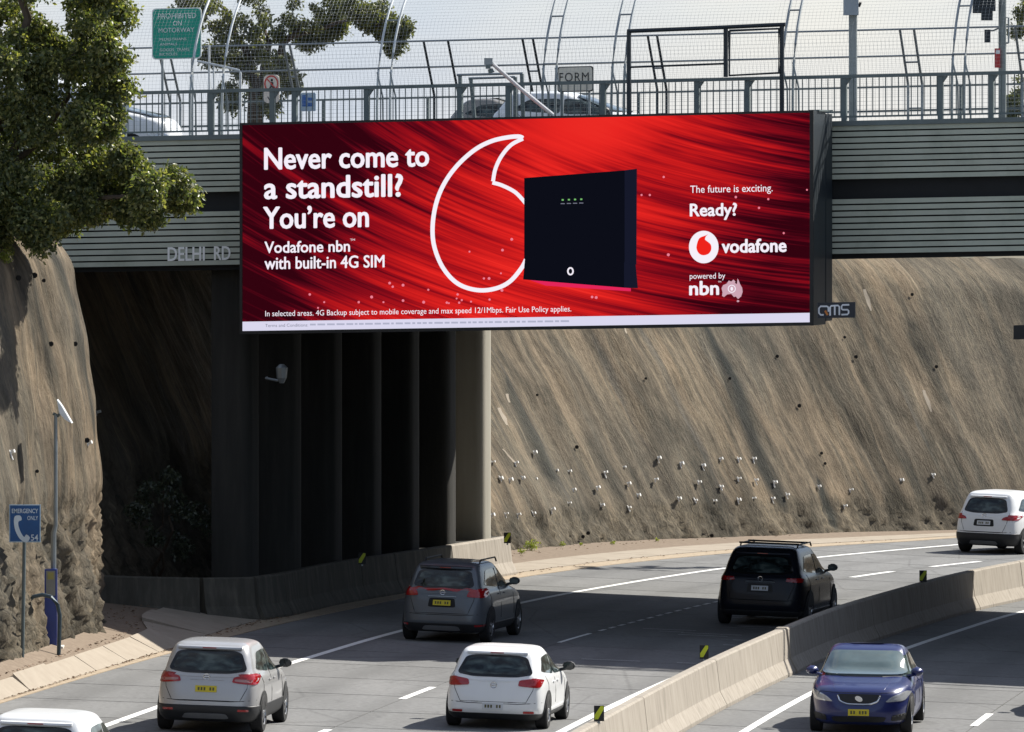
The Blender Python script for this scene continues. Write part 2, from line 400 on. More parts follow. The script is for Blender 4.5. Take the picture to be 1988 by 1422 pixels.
# left verge: gutter strip, concrete apron panels, dirt up to the rock foot
def vx(w, Y):       # w=0 pavement edge, 1 = rock foot
    a = lx(verge_off(Y), Y); b = footx(Y)+.25; return a+(b-a)*w
def vstrip(w0, w1, ya, yb, z0, z1, mat, name, parent=None, step=1.0, th=.1):
    n = max(2, int((yb-ya)/step)+1); ys = np.linspace(ya, yb, n); v = []
    for y in ys:
        a, b = vx(w0, y), vx(w1, y); v += [(a, y, gz(a)+z0), (b, y, gz(b)+z1), (a, y, gz(a)+z0-th), (b, y, gz(b)+z1-th)]
    f = []
    for i in range(n-1):
        k = 4*i; f += [(k, k+1, k+5, k+4), (k+2, k+6, k+7, k+3), (k, k+4, k+6, k+2), (k+1, k+3, k+7, k+5)]
    f += [(0, 2, 3, 1), (4*n-4, 4*n-3, 4*n-1, 4*n-2)]
    mb = MB(); mb.add(v, f); return mb.build(name, mat, parent, fix=True)
verge = vstrip(.02, 1.3, 30, 290, -.10, -.06, M_DIRT, 'verge'); tag(verge, kind='structure'); ORG[verge.name] = Vector((0, 0, 0))
vstrip(0, .17, 30, 290, .012, .02, M_GUTTER, 'gutter', verge)
yy = 92.0; k = 0
while yy < 226:
    L_ = 3.1 if yy < 171 or yy > 193 else 2.6
    w1 = .68 if yy < 172 else .52
    vstrip(.175, w1, yy+.02, yy+L_-.02, .03, (.30+.02*math.sin(yy*.7)+(.03 if k % 2 else 0)) if yy < 172 else .06, M_APRON, 'apron_panel', verge, 1.0, .16)
    yy += L_; k += 1
vstrip(.60, 1.35, 30, 168, .24, .46, M_DIRT, 'dirt_shoulder', verge, .5, .3)
vstrip(.50, 1.25, 190, 290, .05, .07, M_DIRT, 'dirt_shoulder', verge, .5, .3)

# ------------------------------------------------------------------ rock cutting wall (left of the road, both sides of the bridge)
def wall_mesh():
    ys = []
    y = 60.0
    while y < 275:
        ys.append(y); y += .8 if (y < 140 or y > 236) else .10
    base = [Vector((footx(y), y, 0)) for y in ys]
    # normals from a smoothed tangent
    nor = []; arc = [0.0]
    for i in range(len(base)):
        Y = ys[i]; T = Vector((footx(Y+2.5)-footx(Y-2.5), 5, 0)).normalized(); nor.append(Vector((T.y, -T.x, 0)))
        if i: arc.append(arc[-1]+(base[i]-base[i-1]).length)
    topf = pchip([30, 140, 150, 168, 200, 207, 212, 217, 221, 225, 240, 300], [9.1, 9.1, 9.0, 9.0, 9.2, 9.3, 9.3, 9.0, 8.5, 8.0, 7.4, 7.0])
    batf = pchip([30, 148, 159, 162, 166, 185, 202, 300], [.20, .15, .07, .18, .36, .46, .60, .60])
    NV = 88; V = []; UV = []
    N = noise.noise; T_ = noise.turbulence
    for i, Y in enumerate(ys):
        top = topf(Y)+.18*N(Vector((arc[i]*.35, 0, 3)))+.08*N(Vector((arc[i]*1.7, 4, 3))); bt = batf(Y)
        b0 = base[i]; n = nor[i]; near = 1/(1+math.exp((Y-186)/3)); a_ = arc[i]
        for j in range(NV+1):
            f = j/NV; z = -.25+f*(top+.25)
            d = .45*N(Vector((a_*.13, z*.07, 1)))+.09*N(Vector((a_*.9-z*.3, z*.8, 12)))+.11*N(Vector((a_*.7, z*.14, 2)))+.045*N(Vector((a_*2.2, z*.45, 5)))+.022*N(Vector((a_*6, z*2, 7)))
            # craggy unsprayed rock below
            lim = 3.15+.5*N(Vector((a_*.5, 9, 0))) if near > .5 else .8+.4*N(Vector((a_*.8, 9, 0)))
            cr_ = 1/(1+math.exp((z-lim)*7))
            c = .18*N(Vector((a_*1.3+z*.4, z*.7, 3)))+.17*abs(N(Vector((a_*3.9+z*1.6, z*1.3, 8))))+.19*abs(N(Vector((a_*8.5+z*3.4, z*3.4, 2))))+.12*N(Vector((a_*17+z*6, z*8, 6)))
            amp = 1.0 if near > .5 else .75
            d += cr_*(c*amp-.22*amp)
            brow = max(0, f-.86)/.14
            nose = math.exp(-((Y-156)/7.0)**2); p = b0-n*(z*bt)+n*d-n*(brow**2*.75)-n*(nose*.65*max(0, (f-.5)/.5)**1.8)
            V.append((p.x, p.y, z+gz(b0.x))); UV.append((a_, z))
    n1 = NV+1
    Fc = [(i*n1+j, (i+1)*n1+j, (i+1)*n1+j+1, i*n1+j+1) for i in range(len(ys)-1) for j in range(NV)]
    me = bpy.data.meshes.new('rock_face'); me.from_pydata(V, [], Fc)
    uvl = me.uv_layers.new(name='UVMap'); li = np.empty(len(me.loops), int); me.loops.foreach_get('vertex_index', li)
    uvl.data.foreach_set('uv', np.array(UV)[li].ravel())
    me.polygons.foreach_set('use_smooth', [True]*len(me.polygons)); me.update()
    tops = [Vector(V[i*n1+NV]) for i in range(len(ys))]
    return me, V, Fc, tops, ys
wme, WV, WF, tops, wys = wall_mesh()
wall = empty('rock_cutting', (footx(150), 150, 0), 'tan and grey sprayed concrete rock wall leaning back along the left of the motorway', 'rock wall')
face = link_mesh('rock_face', wme, M_WALL, wall, (-footx(150), -150, 0))
bvh = BVHTree.FromPolygons(WV, WF)
def hit_wall(x, y):
    o = Vector((0, 0, CH)); d = (P(x, y, 100)-o).normalized(); h = bvh.ray_cast(o, d)
    return h[0], h[1]
# upland behind the wall top
mb = MB()
for i in range(0, len(tops), 12):
    t_ = tops[i]; Y = wys[i]; T = Vector((footx(Y+2.5)-footx(Y-2.5), 5, 0)).normalized(); n = Vector((-T.y, T.x, 0))
    mb.v += [tuple(t_+Vector((0, 0, -.05))+n*-.05), tuple(t_+n*2.2+Vector((0, 0, .10))), tuple(t_+n*10+Vector((0, 0, .3))), tuple(t_+n*60+Vector((0, 0, -.2))), tuple(t_+n*900+Vector((0, 0, -1)))]
nr = len(mb.v)//5
mb.f = [(5*i+k, 5*i+k+1, 5*i+k+6, 5*i+k+5) for i in range(nr-1) for k in range(4)]
o = mb.build('hillside', M_GROUND, fix=False, smooth='all'); tag(o, kind='structure')
# weep pipes, drill holes and rope bits
M_PIPE = plain('white_weep_pipe', (.75, .74, .70), .5); M_HOLE = plain('dark_hole', (.008, .007, .006), .95)
drains = [(958, 900), (970, 930), (990, 935), (1000, 900), (1009, 930), (1034, 882), (1040, 928), (1080, 912), (1105, 915), (1103, 975), (1115, 955), (1155, 950), (1173, 920),
          (1216, 942), (1222, 985), (1268, 935), (1276, 893), (1315, 972), (1322, 903), (1350, 970), (1352, 938), (1362, 905), (1387, 972), (1395, 945), (1397, 892), (1430, 890), (1432, 932), (1432, 972),
          (1462, 893), (1463, 936), (1464, 968), (1500, 935), (1500, 972), (1005, 1000), (980, 998), (950, 1003), (1035, 995), (1068, 990), (1170, 985), (1585, 945), (1650, 950), (1640, 985), (1750, 930), (1812, 925),
          (1525, 965), (1210, 905), (1240, 965), (20, 875), (190, 805), (170, 858)]
for x, y in drains:
    p, n = hit_wall(x, y)
    if p is None: continue
    q = p+Vector((random.uniform(-.05, .05), 0, random.uniform(-.05, .05)))
    mb = MB(); mb.tube([q-Vector((0, 0, 0)), q+Vector((.09, -.035, .03))], random.uniform(.028, .055), 6)
    mb.tube([q+Vector((-.02, -.05, random.uniform(.03, .09))), q+Vector((random.uniform(.0, .06), -.06, -random.uniform(.05, .15)))], random.uniform(.010, .024), 5)
    mb.build('weep_pipe', M_PIPE, wall)
for x, y in [(1252, 735), (1041, 767), (1415, 735), (1638, 655), (1507, 692), (1769, 572), (1660, 693), (1816, 712), (1118, 868), (1550, 788), (1593, 880), (1600, 900), (65, 535), (83, 545), (97, 668), (144, 668), (70, 915), (167, 855), (34, 540), (1130, 1042), (1140, 1035), (1380, 1040), (1825, 1016)]:
    p, n = hit_wall(x, y)
    if p is None: continue
    mb = MB(); r = random.uniform(.035, .06)
    mb.tube([p+Vector((.02, -.06, 0)), p+Vector((.03, -.085, 0))], r, 7); mb.build('drill_hole', M_HOLE, wall)

# stains and pale lime runs that follow the face
def on_wall_strip(cl_, ws, mat, name, off=.012, n=26, m=4):
    P_ = [Vector(p) for p in cl_]; L_ = [0]
    for a, b in zip(P_[:-1], P_[1:]): L_.append(L_[-1]+(b-a).length)
    rows = []
    for i in range(n+1):
        d = L_[-1]*i/n; k = 0
        while k < len(L_)-2 and L_[k+1] < d: k += 1
        t_ = (d-L_[k])/(L_[k+1]-L_[k]); p = P_[k].lerp(P_[k+1], t_); w = (ws[k]*(1-t_)+ws[k+1]*t_)*(1+.22*noise.noise(Vector((d*.05, ws[0], 1))))
        jx = 2.2*noise.noise(Vector((d*.06, 7, ws[0])))
        rows.append([(p.x+jx+w*(j/m-.5), p.y) for j in range(m+1)])
    v = []
    for r_ in rows:
        for x, y in r_:
            h, nn = hit_wall(x, y)
            if h is None: return
            if nn.y > 0: nn = -nn
            v.append(h+nn*off)
    q = m+1; mb = MB(); mb.add(v, [(i*q+j, i*q+j+1, (i+1)*q+j+1, (i+1)*q+j) for i in range(n) for j in range(m)])
    return mb.build(name, mat, wall, fix=False, smooth='all')
M_STAIN = m_conc('damp_grey_stain', [(.05, .055, .053), (.085, .09, .088), (.12, .12, .112)], .4, 1.2)
M_STAIN2 = m_conc('faint_grey_stain', [(.075, .075, .068), (.10, .098, .085), (.13, .12, .10)], .3, 2)
M_LIME = m_conc('pale_lime_run', [(.18, .15, .11), (.30, .255, .20), (.38, .33, .26)], .3, 3)
WVA = np.array(WV); stain = np.zeros(len(WV))
def soft_stain(cl_, ws, k=1.0):
    q = []; 
    for i in range(len(cl_)-1):
        for j in range(6):
            t_ = j/6; q.append((cl_[i][0]*(1-t_)+cl_[i+1][0]*t_, cl_[i][1]*(1-t_)+cl_[i+1][1]*t_, ws[i]*(1-t_)+ws[i+1]*t_))
    for x, y, w in q:
        h, nn = hit_wall(x+3*noise.noise(Vector((y*.05, 3, 1))), y)
        if h is None: continue
        rad = w*.5/72.0
        box = np.where((np.abs(WVA[:, 1]-h.y) < 1.5) & (np.abs(WVA[:, 2]-h.z) < .7) & (np.abs(WVA[:, 0]-h.x) < 1.5))[0]
        d = WVA[box]-np.array(h); dd = np.sqrt((d[:, 0]*.7-d[:, 1]*-.7*0)**2+(d[:, 1]*.55)**2+(d[:, 2]*.35)**2)
        stain[box] = np.maximum(stain[box], k*np.clip(1.35-dd/max(rad, .05)*.75, 0, 1))
soft_stain([(1366, 622), (1385, 665), (1408, 705), (1428, 745), (1443, 800), (1462, 850), (1482, 905), (1502, 945), (1525, 978)], [12, 18, 24, 28, 28, 32, 34, 28, 14])
soft_stain([(985, 738), (1003, 790), (1030, 850), (1056, 900), (1074, 922)], [10, 34, 46, 40, 12], .8)
soft_stain([(1590, 935), (1600, 965), (1612, 1000), (1620, 1022)], [8, 18, 20, 10])
soft_stain([(1780, 640), (1800, 690), (1815, 730)], [30, 40, 20], .5); soft_stain([(1150, 870), (1180, 930), (1200, 960)], [30, 40, 20], .55); soft_stain([(1240, 760), (1280, 830), (1300, 880)], [24, 40, 20], .5)
soft_stain([(150, 640), (170, 740), (185, 830)], [24, 34, 20], .7); soft_stain([(60, 560), (85, 640), (100, 720)], [20, 34, 20], .5); soft_stain([(100, 490), (125, 540), (145, 600)], [14, 26, 14], .8)
att = wme.attributes.new('stain', 'FLOAT', 'POINT'); att.data.foreach_set('value', stain.astype(np.float32))
for c_, w_ in (([(1678, 562), (1684, 580), (1690, 604)], [5, 9, 3]), ([(1793, 758), (1800, 778), (1808, 800)], [6, 8, 3]), ([(968, 792), (978, 812), (984, 826)], [6, 9, 3]), ([(984, 765), (989, 782)], [6, 4]), ([(975, 872), (1000, 900)], [3, 5]), ([(1213, 635), (1217, 648)], [4, 3])):
    on_wall_strip(c_, w_, M_LIME, 'lime_run', .006, 8, 3)
# ------------------------------------------------------------------ jersey barriers
JP = [(-.30, 0), (-.30, .08), (-.17, .33), (-.10, .90), (-.07, .93), (.07, .93), (.10, .90), (.17, .33), (.30, .08), (.30, 0)]
def jersey(path_pts, parent, name='barrier_unit', mat=None, h=1.0, step=1.0, ofs=0.0):
    path = []
    for i, p in enumerate(path_pts):
        a = Vector(path_pts[max(i-1, 0)]); b = Vector(path_pts[min(i+1, len(path_pts)-1)]); T = (b-a); T.z = 0; T.normalize()
        path.append((Vector(p), Vector((T.y, -T.x, 0))))
    mb = MB(); mb.sweep(path, [(a+ofs*(1 if a > 0 else -1), b*h) for a, b in JP]); return mb.build(name, mat or M_BARR, parent)
bar_off = 5.72
mbar = empty('median_barrier', (lx(bar_off, 140), 140, gz(4)), 'long beige concrete crash barrier between the two carriageways', 'crash barrier')
segs = [62, 74, 86, 98, 110, 122.5, 135.2, 146.2, 157.2, 169.2, 182.2, 187.5, 199, 211, 223, 235, 247]
for a, b in zip(segs[:-1], segs[1:]):
    ys = np.linspace(a+.025, b-.025, max(3, int((b-a)/1.0)))
    jersey([(lx(bar_off, y_), y_, gz(lx(bar_off, y_))-.03) for y_ in ys], mbar)
for a in (157.2,):
    jersey([(lx(bar_off, y_), y_, gz(lx(bar_off, y_))-.03) for y_ in (a-.42, a-.2, a+.02)], mbar, 'joint_collar', ofs=.035, h=1.02)
M_YEL = plain('fluoro_yellow', (.55, .62, .02), .5, 0, 0, .04); M_BLK = plain('matt_black', (.012, .012, .012), .6)
def hazard(x, y, zt, label, w=.17, h=.24):
    # x,y = pixel of plate centre; stands on barrier top of height zt
    s_ = ((y-BANK*(x-CX))-HY)/(CH-zt-.13); X = (x-CX)/s_; Y = FPX/s_; z = gz(X)+zt
    r = empty('hazard_marker', (X, Y, z), label, 'hazard marker', 'hazard markers along the barriers')
    mb = MB(); mb.box(X-w/2, X+w/2, Y-.02, Y, z-.02, z+h); pl = mb.build('plate', M_BLK, r)
    mb = MB(); f3 = lambda a, b, d: (X+a*w/2, Y+d, z+h*b)
    mb.prism([(-.9, .05), (-.2, .05), (.9, .75), (.9, .97), (.3, .97), (-.9, .35)], f3, -.026, -.021); mb.build('stripe', M_YEL, r)
    mb = MB(); mb.box(X-.02, X+.02, Y, Y+.05, z-.06, z+h*.6); mb.build('bracket', M_STEEL, r)
hazard(1163, 1383, .93, 'yellow and black marker on the median barrier, nearest to the bottom edge')
hazard(1367, 1264, .93, 'yellow and black marker on the median barrier just before its raised collar joint')
hazard(1792, 1117, .93, 'yellow and black marker on the shaded far stretch of median barrier')
hazard(985, 1043, .98, 'yellow marker on the sunlit end of the barrier by the last pier column')
hazard(703, 1083, .98, 'yellow marker in deep shade on the barrier before the pier columns')

# ------------------------------------------------------------------ bridge frame of reference
PH = math.atan(.25); BC, BS = math.cos(PH), math.sin(PH); BY0 = 168.5; BSL = .02
def T(u, v, z): return Vector((u*BC+v*BS, BY0-u*BS+v*BC, z+BSL*u))
def bp(x, y, v0):          # pixel -> (u, z-in-bridge-frame) on plane v0
    k = (x-CX)/FPX; u = (k*(BY0+v0*BC)-v0*BS)/(BC+k*BS); Y = BY0-u*BS+v0*BC
    return u, CH-(y-HY)*Y/FPX-BSL*u
bridge = empty('overpass_bridge', T(0, 12, 0), 'road bridge with grey-green ribbed side panels crossing above the motorway', 'bridge')
U0, U1 = -17.0, 27.0
ztop, zbot = 10.86, 7.97
pitch = (10.84-9.66)/9
for k in range(9):
    z1 = 10.84-k*pitch; mb = MB(); mb.box(U0, U1, -.07, .10, z1-.098, z1, T); mb.build('slat', M_SLAT, bridge)
pitch2 = (9.26-8.05)/9
for k in range(9):
    z1 = 9.26-k*pitch2; mb = MB(); mb.box(U0, U1, -.07, .10, z1-.100, z1, T); mb.build('slat', M_SLAT, bridge)
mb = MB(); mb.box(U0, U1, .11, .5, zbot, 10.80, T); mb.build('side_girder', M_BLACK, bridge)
mb = MB(); mb.box(U0, U1, -.12, .6, 10.845, 10.95, T); mb.build('coping', M_RAIL, bridge)
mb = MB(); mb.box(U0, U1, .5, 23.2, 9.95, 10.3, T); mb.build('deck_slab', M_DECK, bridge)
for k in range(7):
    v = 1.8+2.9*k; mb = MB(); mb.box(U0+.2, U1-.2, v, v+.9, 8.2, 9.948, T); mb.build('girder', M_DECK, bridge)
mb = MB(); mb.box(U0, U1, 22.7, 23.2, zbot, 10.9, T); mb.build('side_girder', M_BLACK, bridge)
# crosshead over the columns + columns on a plinth
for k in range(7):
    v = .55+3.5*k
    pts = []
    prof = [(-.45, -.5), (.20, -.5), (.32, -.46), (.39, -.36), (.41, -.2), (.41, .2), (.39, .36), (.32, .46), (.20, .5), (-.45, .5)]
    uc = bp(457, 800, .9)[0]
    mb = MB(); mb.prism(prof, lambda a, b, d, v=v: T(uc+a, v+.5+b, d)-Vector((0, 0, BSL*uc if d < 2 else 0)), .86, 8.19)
    mb.build('column', M_PIER_SHADE if k < 6 else M_PIER_SUN, bridge, smooth=True)
mb = MB(); mb.box(uc-.6, uc+.55, .35, 23.6, -.5, .88, lambda u, v, z: T(u, v, z)-Vector((0, 0, BSL*u))); mb.build('plinth', M_PIER_SHADE, bridge)
mb = MB(); mb.box(21.5, 23, 0, 25, -2, 8.2, T); mb.build('abutment', M_PIER_SHADE, bridge)
mb = MB(); mb.box(U0, U0+3.5, 0.2, 25, 0, 8.2, T); mb.build('abutment', M_PIER_SHADE, bridge)
# dome camera bracket on a column
mb = MB(); q = T(*[bp(547, 725, .0)[0], .0, bp(547, 725, 0)[1]])
mb.tube([q+Vector((0, 0, -.22)), q+Vector((0, 0, -.1)), q+Vector((0, 0, .12)), q+Vector((0, 0, .2))], [.05, .11, .13, .05], 8)
mb.tube([q+Vector((-.35, .3, -.12)), q+Vector((-.1, .05, -.16)), q+Vector((0, 0, -.16))], .03, 6)
cctv = empty('bridge_camera', q+Vector((-.35, .5, -.12)), 'small grey dome camera on a bracket in the shade below the billboard', 'camera')
mb.tube([q+Vector((-.35, .3, -.12)), q+Vector((-.35, .8, -.12))], .03, 6); mb.build('housing', M_STEEL, cctv)

# left barrier in front of the columns
lbar = empty('pier_barrier', (-4.1, 175, 0), 'stained concrete barrier guarding the row of bridge columns', 'crash barrier')
LB = [(-9.5, 168.3), (-8.2, 168.2), (-6.8, 168.4), (-5.7, 169.3), (-5.15, 171.3), (-4.3, 175.8), (-3.6, 178.6), (-2.85, 181.4), (-1.55, 186.2), (-.15, 191.6)]
cut = [0, 2, 3, 4, 5, 6, 7, 8, 9]
for a, b in zip(cut[:-1], cut[1:]):
    pts = [Vector((*LB[i], 0)) for i in range(a, b+1)]
    d0 = (pts[1]-pts[0]).normalized()*.02; pts[0] += d0; d1 = (pts[-1]-pts[-2]).normalized()*.02; pts[-1] -= d1
    out = []
    for i in range(len(pts)-1):
        for f in (0, .5): out.append(pts[i].lerp(pts[i+1], f))
    out.append(pts[-1])
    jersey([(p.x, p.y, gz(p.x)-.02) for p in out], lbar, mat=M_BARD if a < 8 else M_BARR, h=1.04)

# "DELHI RD" ------------------------------------------------------------ text tools
def text_mesh(txt, bold=0.0, space=1.0):
    cu = bpy.data.curves.new('lettering', 'FONT'); cu.body = txt; cu.size = 1; cu.offset = bold; cu.space_character = space
    cu.resolution_u = 3
    ob = bpy.data.objects.new('lettering', cu); COL.objects.link(ob)
    dg = bpy.context.evaluated_depsgraph_get(); dg.update()
    me = bpy.data.meshes.new_from_object(ob.evaluated_get(dg))
    v = [tuple(p.co) for p in me.vertices]; f = [tuple(p.vertices) for p in me.polygons]
    bpy.data.objects.remove(ob); bpy.data.curves.remove(cu); bpy.data.meshes.remove(me)
    return v, f
def letter_groups(v, f):
    par = list(range(len(v)))
    def fd(a):
        while par[a] != a: par[a] = par[par[a]]; a = par[a]
        return a
    for q in f:
        for i in q[1:]: par[fd(i)] = fd(q[0])
    isl = {}
    for k, q in enumerate(f): isl.setdefault(fd(q[0]), []).append(k)
    L = []
    for k, fs in isl.items():
        xs = [v[i][0] for q in fs for i in f[q]]; L.append([min(xs), max(xs), fs])
    L.sort(); out = []
    for a, b, fs in L:
        if out and a < out[-1][1]-.5*min(b-a, out[-1][1]-out[-1][0]): out[-1][1] = max(b, out[-1][1]); out[-1][2] += fs
        else: out.append([a, b, list(fs)])
    return [o[2] for o in out]
def text_on(txt, x0, x1, ytl, ybl, v0, mat, parent, name='lettering', bold=0.0, capref=None, slope=None, label=None, fn=None, space=1.0, fine=False):
    """fit text so that it spans x0..x1 px; its top (cap/ascender) at ytl and baseline at ybl at the left end"""
    v, f = text_mesh(txt, 0, space)
    if not v: return
    if capref:
        rv, _ = text_mesh(capref, 0); top = max(p[1] for p in rv)
    else: top = max(p[1] for p in v)
    mnx = min(p[0] for p in v); mxx = max(p[0] for p in v)
    ua, zb = bp(x0, ybl, v0); ub, _ = bp(x1, ybl, v0); _, zt = bp(x0, ytl, v0)
    sl = 0 if slope is None else slope
    mb = MB(); P3 = []
    for p in v:
        a = (p[0]-mnx)/(mxx-mnx); u = ua+(ub-ua)*a; z = zb+(zt-zb)*p[1]/top+sl*(u-ua)
        P3.append(T(u, v0, z))
    if fine or abs(ybl-ytl) < 12:
        mb.add(P3, f); o = mb.build('small_lettering', mat, parent, fix=False); o['kind'] = 'stuff'; return o
    for grp in letter_groups(v, f):
        mb = MB(); idx = {}; vv = []; ff = []
        for fi in grp:
            for i in f[fi]:
                if i not in idx: idx[i] = len(vv); vv.append(P3[i])
            ff.append(tuple(idx[i] for i in f[fi]))
        if bold:
            rx = bold*1.25*(ub-ua)/(mxx-mnx)
            for k_, (dx_, dz_) in enumerate(((1, 0), (-1, 0), (0, 1), (0, -1), (.7, .7), (-.7, .7), (.7, -.7), (-.7, -.7))):
                mb.add([Vector(p)+Vector((rx*dx_*BC, -rx*dx_*BS, rx*dz_*.8))+Vector((-BS, -BC, 0))*.0002*(k_+1) for p in vv], ff)
        mb.add(vv, ff); mb.build('letter', mat, parent, fix=False)
M_LETTER = plain('pale_letter_paint', (.93, .93, .90), .6, 0, 0, .02)
text_on('DELHI', 326, 397, 481, 507, -.085, M_LETTER, bridge, bold=.02)
text_on('RD', 416, 447, 479, 505, -.085, M_LETTER, bridge, bold=.02)

# ------------------------------------------------------------------ billboard
VB = -2.1
bb = empty('led_billboard', T(1, -1, 6.5), 'wide red digital billboard fixed to the near side of the bridge', 'billboard')
uL, zTL = bp(471, 243.5, VB); uR, _ = bp(1572.5, 218, VB); _, zBL = bp(473, 643, VB)
zT, zB = zTL, zBL+0.0
UW, ZH = uR-uL, zT-zB
mb = MB(); mb.box(uL-.06, uR+.08, VB+.03, VB+1.25, zB-.07, zT+.05, T); mb.build('cabinet', M_DKST, bb)
mb = MB(); mb.box(uR-.6, uR+.09, VB+1.26, VB+1.9, zB+.0, zT-.02, T); mb.build('support_column', M_DKST, bb)
mb = MB(); mb.box(uR-.1, uR+.12, VB+.4, VB+1.85, zT+.03, zT+.065, T); mb.build('top_cap', M_RAIL, bb)
mb = MB()
for a, b in ((uL-.06, uR+.08),):
    mb.box(a, b, VB-.03, VB+.03, zT, zT+.05, T); mb.box(a, b, VB-.03, VB+.03, zB-.07, zB, T)
    mb.box(a, uL, VB-.03, VB+.03, zB, zT, T); mb.box(uR, b, VB-.03, VB+.03, zB, zT, T)
mb.build('frame', M_BLK, bb)
def m_led():
    t = NT('led_screen_image'); uv = t.n.new('ShaderNodeUVMap'); sp = t.n.new('ShaderNodeSeparateXYZ'); t.link(uv.outputs['UV'], sp.inputs[0])
    x, y = sp.outputs['X'], sp.outputs['Y']
    # sweeping streaks: level sets of an ellipse centred up and right of the screen
    dx = t.math('DIVIDE', t.math('SUBTRACT', 1.30, x), 1.30); dy = t.math('DIVIDE', t.math('SUBTRACT', 2.1, y), 1.85)
    r = t.math('SQRT', t.math('ADD', t.math('MULTIPLY', dx, dx), t.math('MULTIPLY', dy, dy)))
    ang = t.math('ARCTAN2', dy, dx)
    cb = t.n.new('ShaderNodeCombineXYZ'); t.link(t.math('MULTIPLY', r, 30.0), cb.inputs[0]); t.link(t.math('MULTIPLY', ang, 2.4), cb.inputs[1])
    s1 = t.noise(cb.outputs[0], 1.0, 3, .55, .25)
    cb2 = t.n.new('ShaderNodeCombineXYZ'); t.link(t.math('MULTIPLY', r, 130.0), cb2.inputs[0]); t.link(t.math('MULTIPLY', ang, 3.2), cb2.inputs[1])
    s2 = t.noise(cb2.outputs[0], 1.0, 3, .6, .2)
    st = t.math('ADD', t.math('MULTIPLY', s1, .55), t.math('MULTIPLY', s2, .45))
    # overall glow: bright diagonal through the middle, dark at both ends
    gx = t.math('DIVIDE', t.math('SUBTRACT', x, t.math('MULTIPLY_ADD', y, .20, .45)), .44)
    glow = t.math('SUBTRACT', 1.0, t.math('POWER', t.math('ABSOLUTE', gx), 1.5))
    glow = t.math('MAXIMUM', glow, .02)
    up = t.math('MULTIPLY_ADD', t.math('SUBTRACT', x, .35), .5, 0)
    cal = t.math('MULTIPLY', t.math('GREATER_THAN', y, .55), .0)
    # calm upper-middle area without streaks
    dd = t.math('ADD', t.math('POWER', t.math('DIVIDE', t.math('SUBTRACT', x, .60), .17), 2), t.math('POWER', t.math('DIVIDE', t.math('SUBTRACT', y, 1.0), .26), 2))
    calm = t.math('MAXIMUM', t.math('SUBTRACT', 1.0, dd), 0.0)
    streak = t.math('MULTIPLY', t.math('SUBTRACT', .575, st), 3.9)
    streak = t.math('MULTIPLY', streak, t.math('SUBTRACT', 1.0, calm))
    val = t.math('SUBTRACT', t.math('MULTIPLY_ADD', glow, .76, .17), t.math('MULTIPLY', streak, .62))
    c = t.ramp(val, [(0.0, srgb(50, 3, 15)), (.14, srgb(84, 7, 22)), (.38, srgb(146, 14, 26)), (.62, srgb(196, 26, 28)), (.86, srgb(232, 38, 34)), (1, srgb(240, 48, 40))])
    e = t.n.new('ShaderNodeEmission'); t.link(c, e.inputs['Color']); e.inputs['Strength'].default_value = 1/2**EXPO
    t.link(e.outputs[0], t.out.inputs['Surface']); return t.m
M_LED = m_led()
sm = bpy.data.meshes.new('screen'); o3 = ORG[bb.name]
cs = [T(uL, VB, zB)-o3, T(uR, VB, zB)-o3, T(uR, VB, zT)-o3, T(uL, VB, zT)-o3]
sm.from_pydata([tuple(c) for c in cs], [], [(0, 1, 2, 3)]); ul = sm.uv_layers.new(name='UVMap')
for i, q in enumerate([(0, 0), (1, 0), (1, 1), (0, 1)]): ul.data[i].uv = q
screen = link_mesh('screen', sm, M_LED, bb)
E_WHITE = emis('led_white', srgb(246, 240, 250)); E_STRIP = emis('led_strip_white', srgb(218, 216, 238)); E_PINK = emis('led_pink', srgb(238, 130, 150))
E_RED = emis('led_bright_red', srgb(238, 36, 28)); E_NAVY = emis('led_navy', srgb(12, 14, 24)); E_NAVY2 = emis('led_navy_edge', srgb(22, 25, 42)); E_TXT = emis('led_grey_text', srgb(120, 122, 140))
E_PALE = emis('led_pale_red', srgb(205, 165, 180)); E_GRN = emis('led_green', srgb(120, 190, 110)); E_MAG = emis('led_magenta', srgb(228, 38, 90))
def poly_px(pts, mat, name, parent, dv, v0=VB):
    mb = MB(); mb.add([T(bp(x, y, v0)[0], v0-dv, bp(x, y, v0)[1]) for x, y in pts], [tuple(range(len(pts)))])
    return mb.build(name, mat, parent, fix=False)
def stroke_px(pts, w, mat, name, parent, dv, v0=VB, closed=False):
    pts = [Vector((x, y)) for x, y in pts]; n = len(pts); L = []; R = []
    for i in range(n):
        a = pts[i-1] if (i > 0 or closed) else pts[i]; b = pts[(i+1) % n] if (i < n-1 or closed) else pts[i]
        d = (b-a); d.normalize(); nn = Vector((-d.y, d.x))*w/2; L.append(pts[i]+nn); R.append(pts[i]-nn)
    q = L+R; f = [(i, i+1, n+i+1, n+i) for i in range(n-1)]
    if closed: f.append((n-1, 0, n, 2*n-1))
    mb = MB(); mb.add([T(bp(p.x, p.y, v0)[0], v0-dv, bp(p.x, p.y, v0)[1]) for p in q], f)
    return mb.build(name, mat, parent, fix=False)
def spline(pts, k=6, closed=False):
    out = []; n = len(pts)
    rngi = range(n if closed else n-1)
    for i in rngi:
        p0 = pts[(i-1) % n] if (closed or i > 0) else pts[i]; p1 = pts[i]; p2 = pts[(i+1) % n]; p3 = pts[(i+2) % n] if (closed or i < n-2) else pts[(i+1) % n]
        for j in range(k):
            t = j/k; out.append(tuple(.5*(2*p1[c]+(p2[c]-p0[c])*t+(2*p0[c]-5*p1[c]+4*p2[c]-p3[c])*t*t+(-p0[c]+3*p1[c]-3*p2[c]+p3[c])*t**3) for c in (0, 1)))
    if not closed: out.append(pts[-1])
    return out
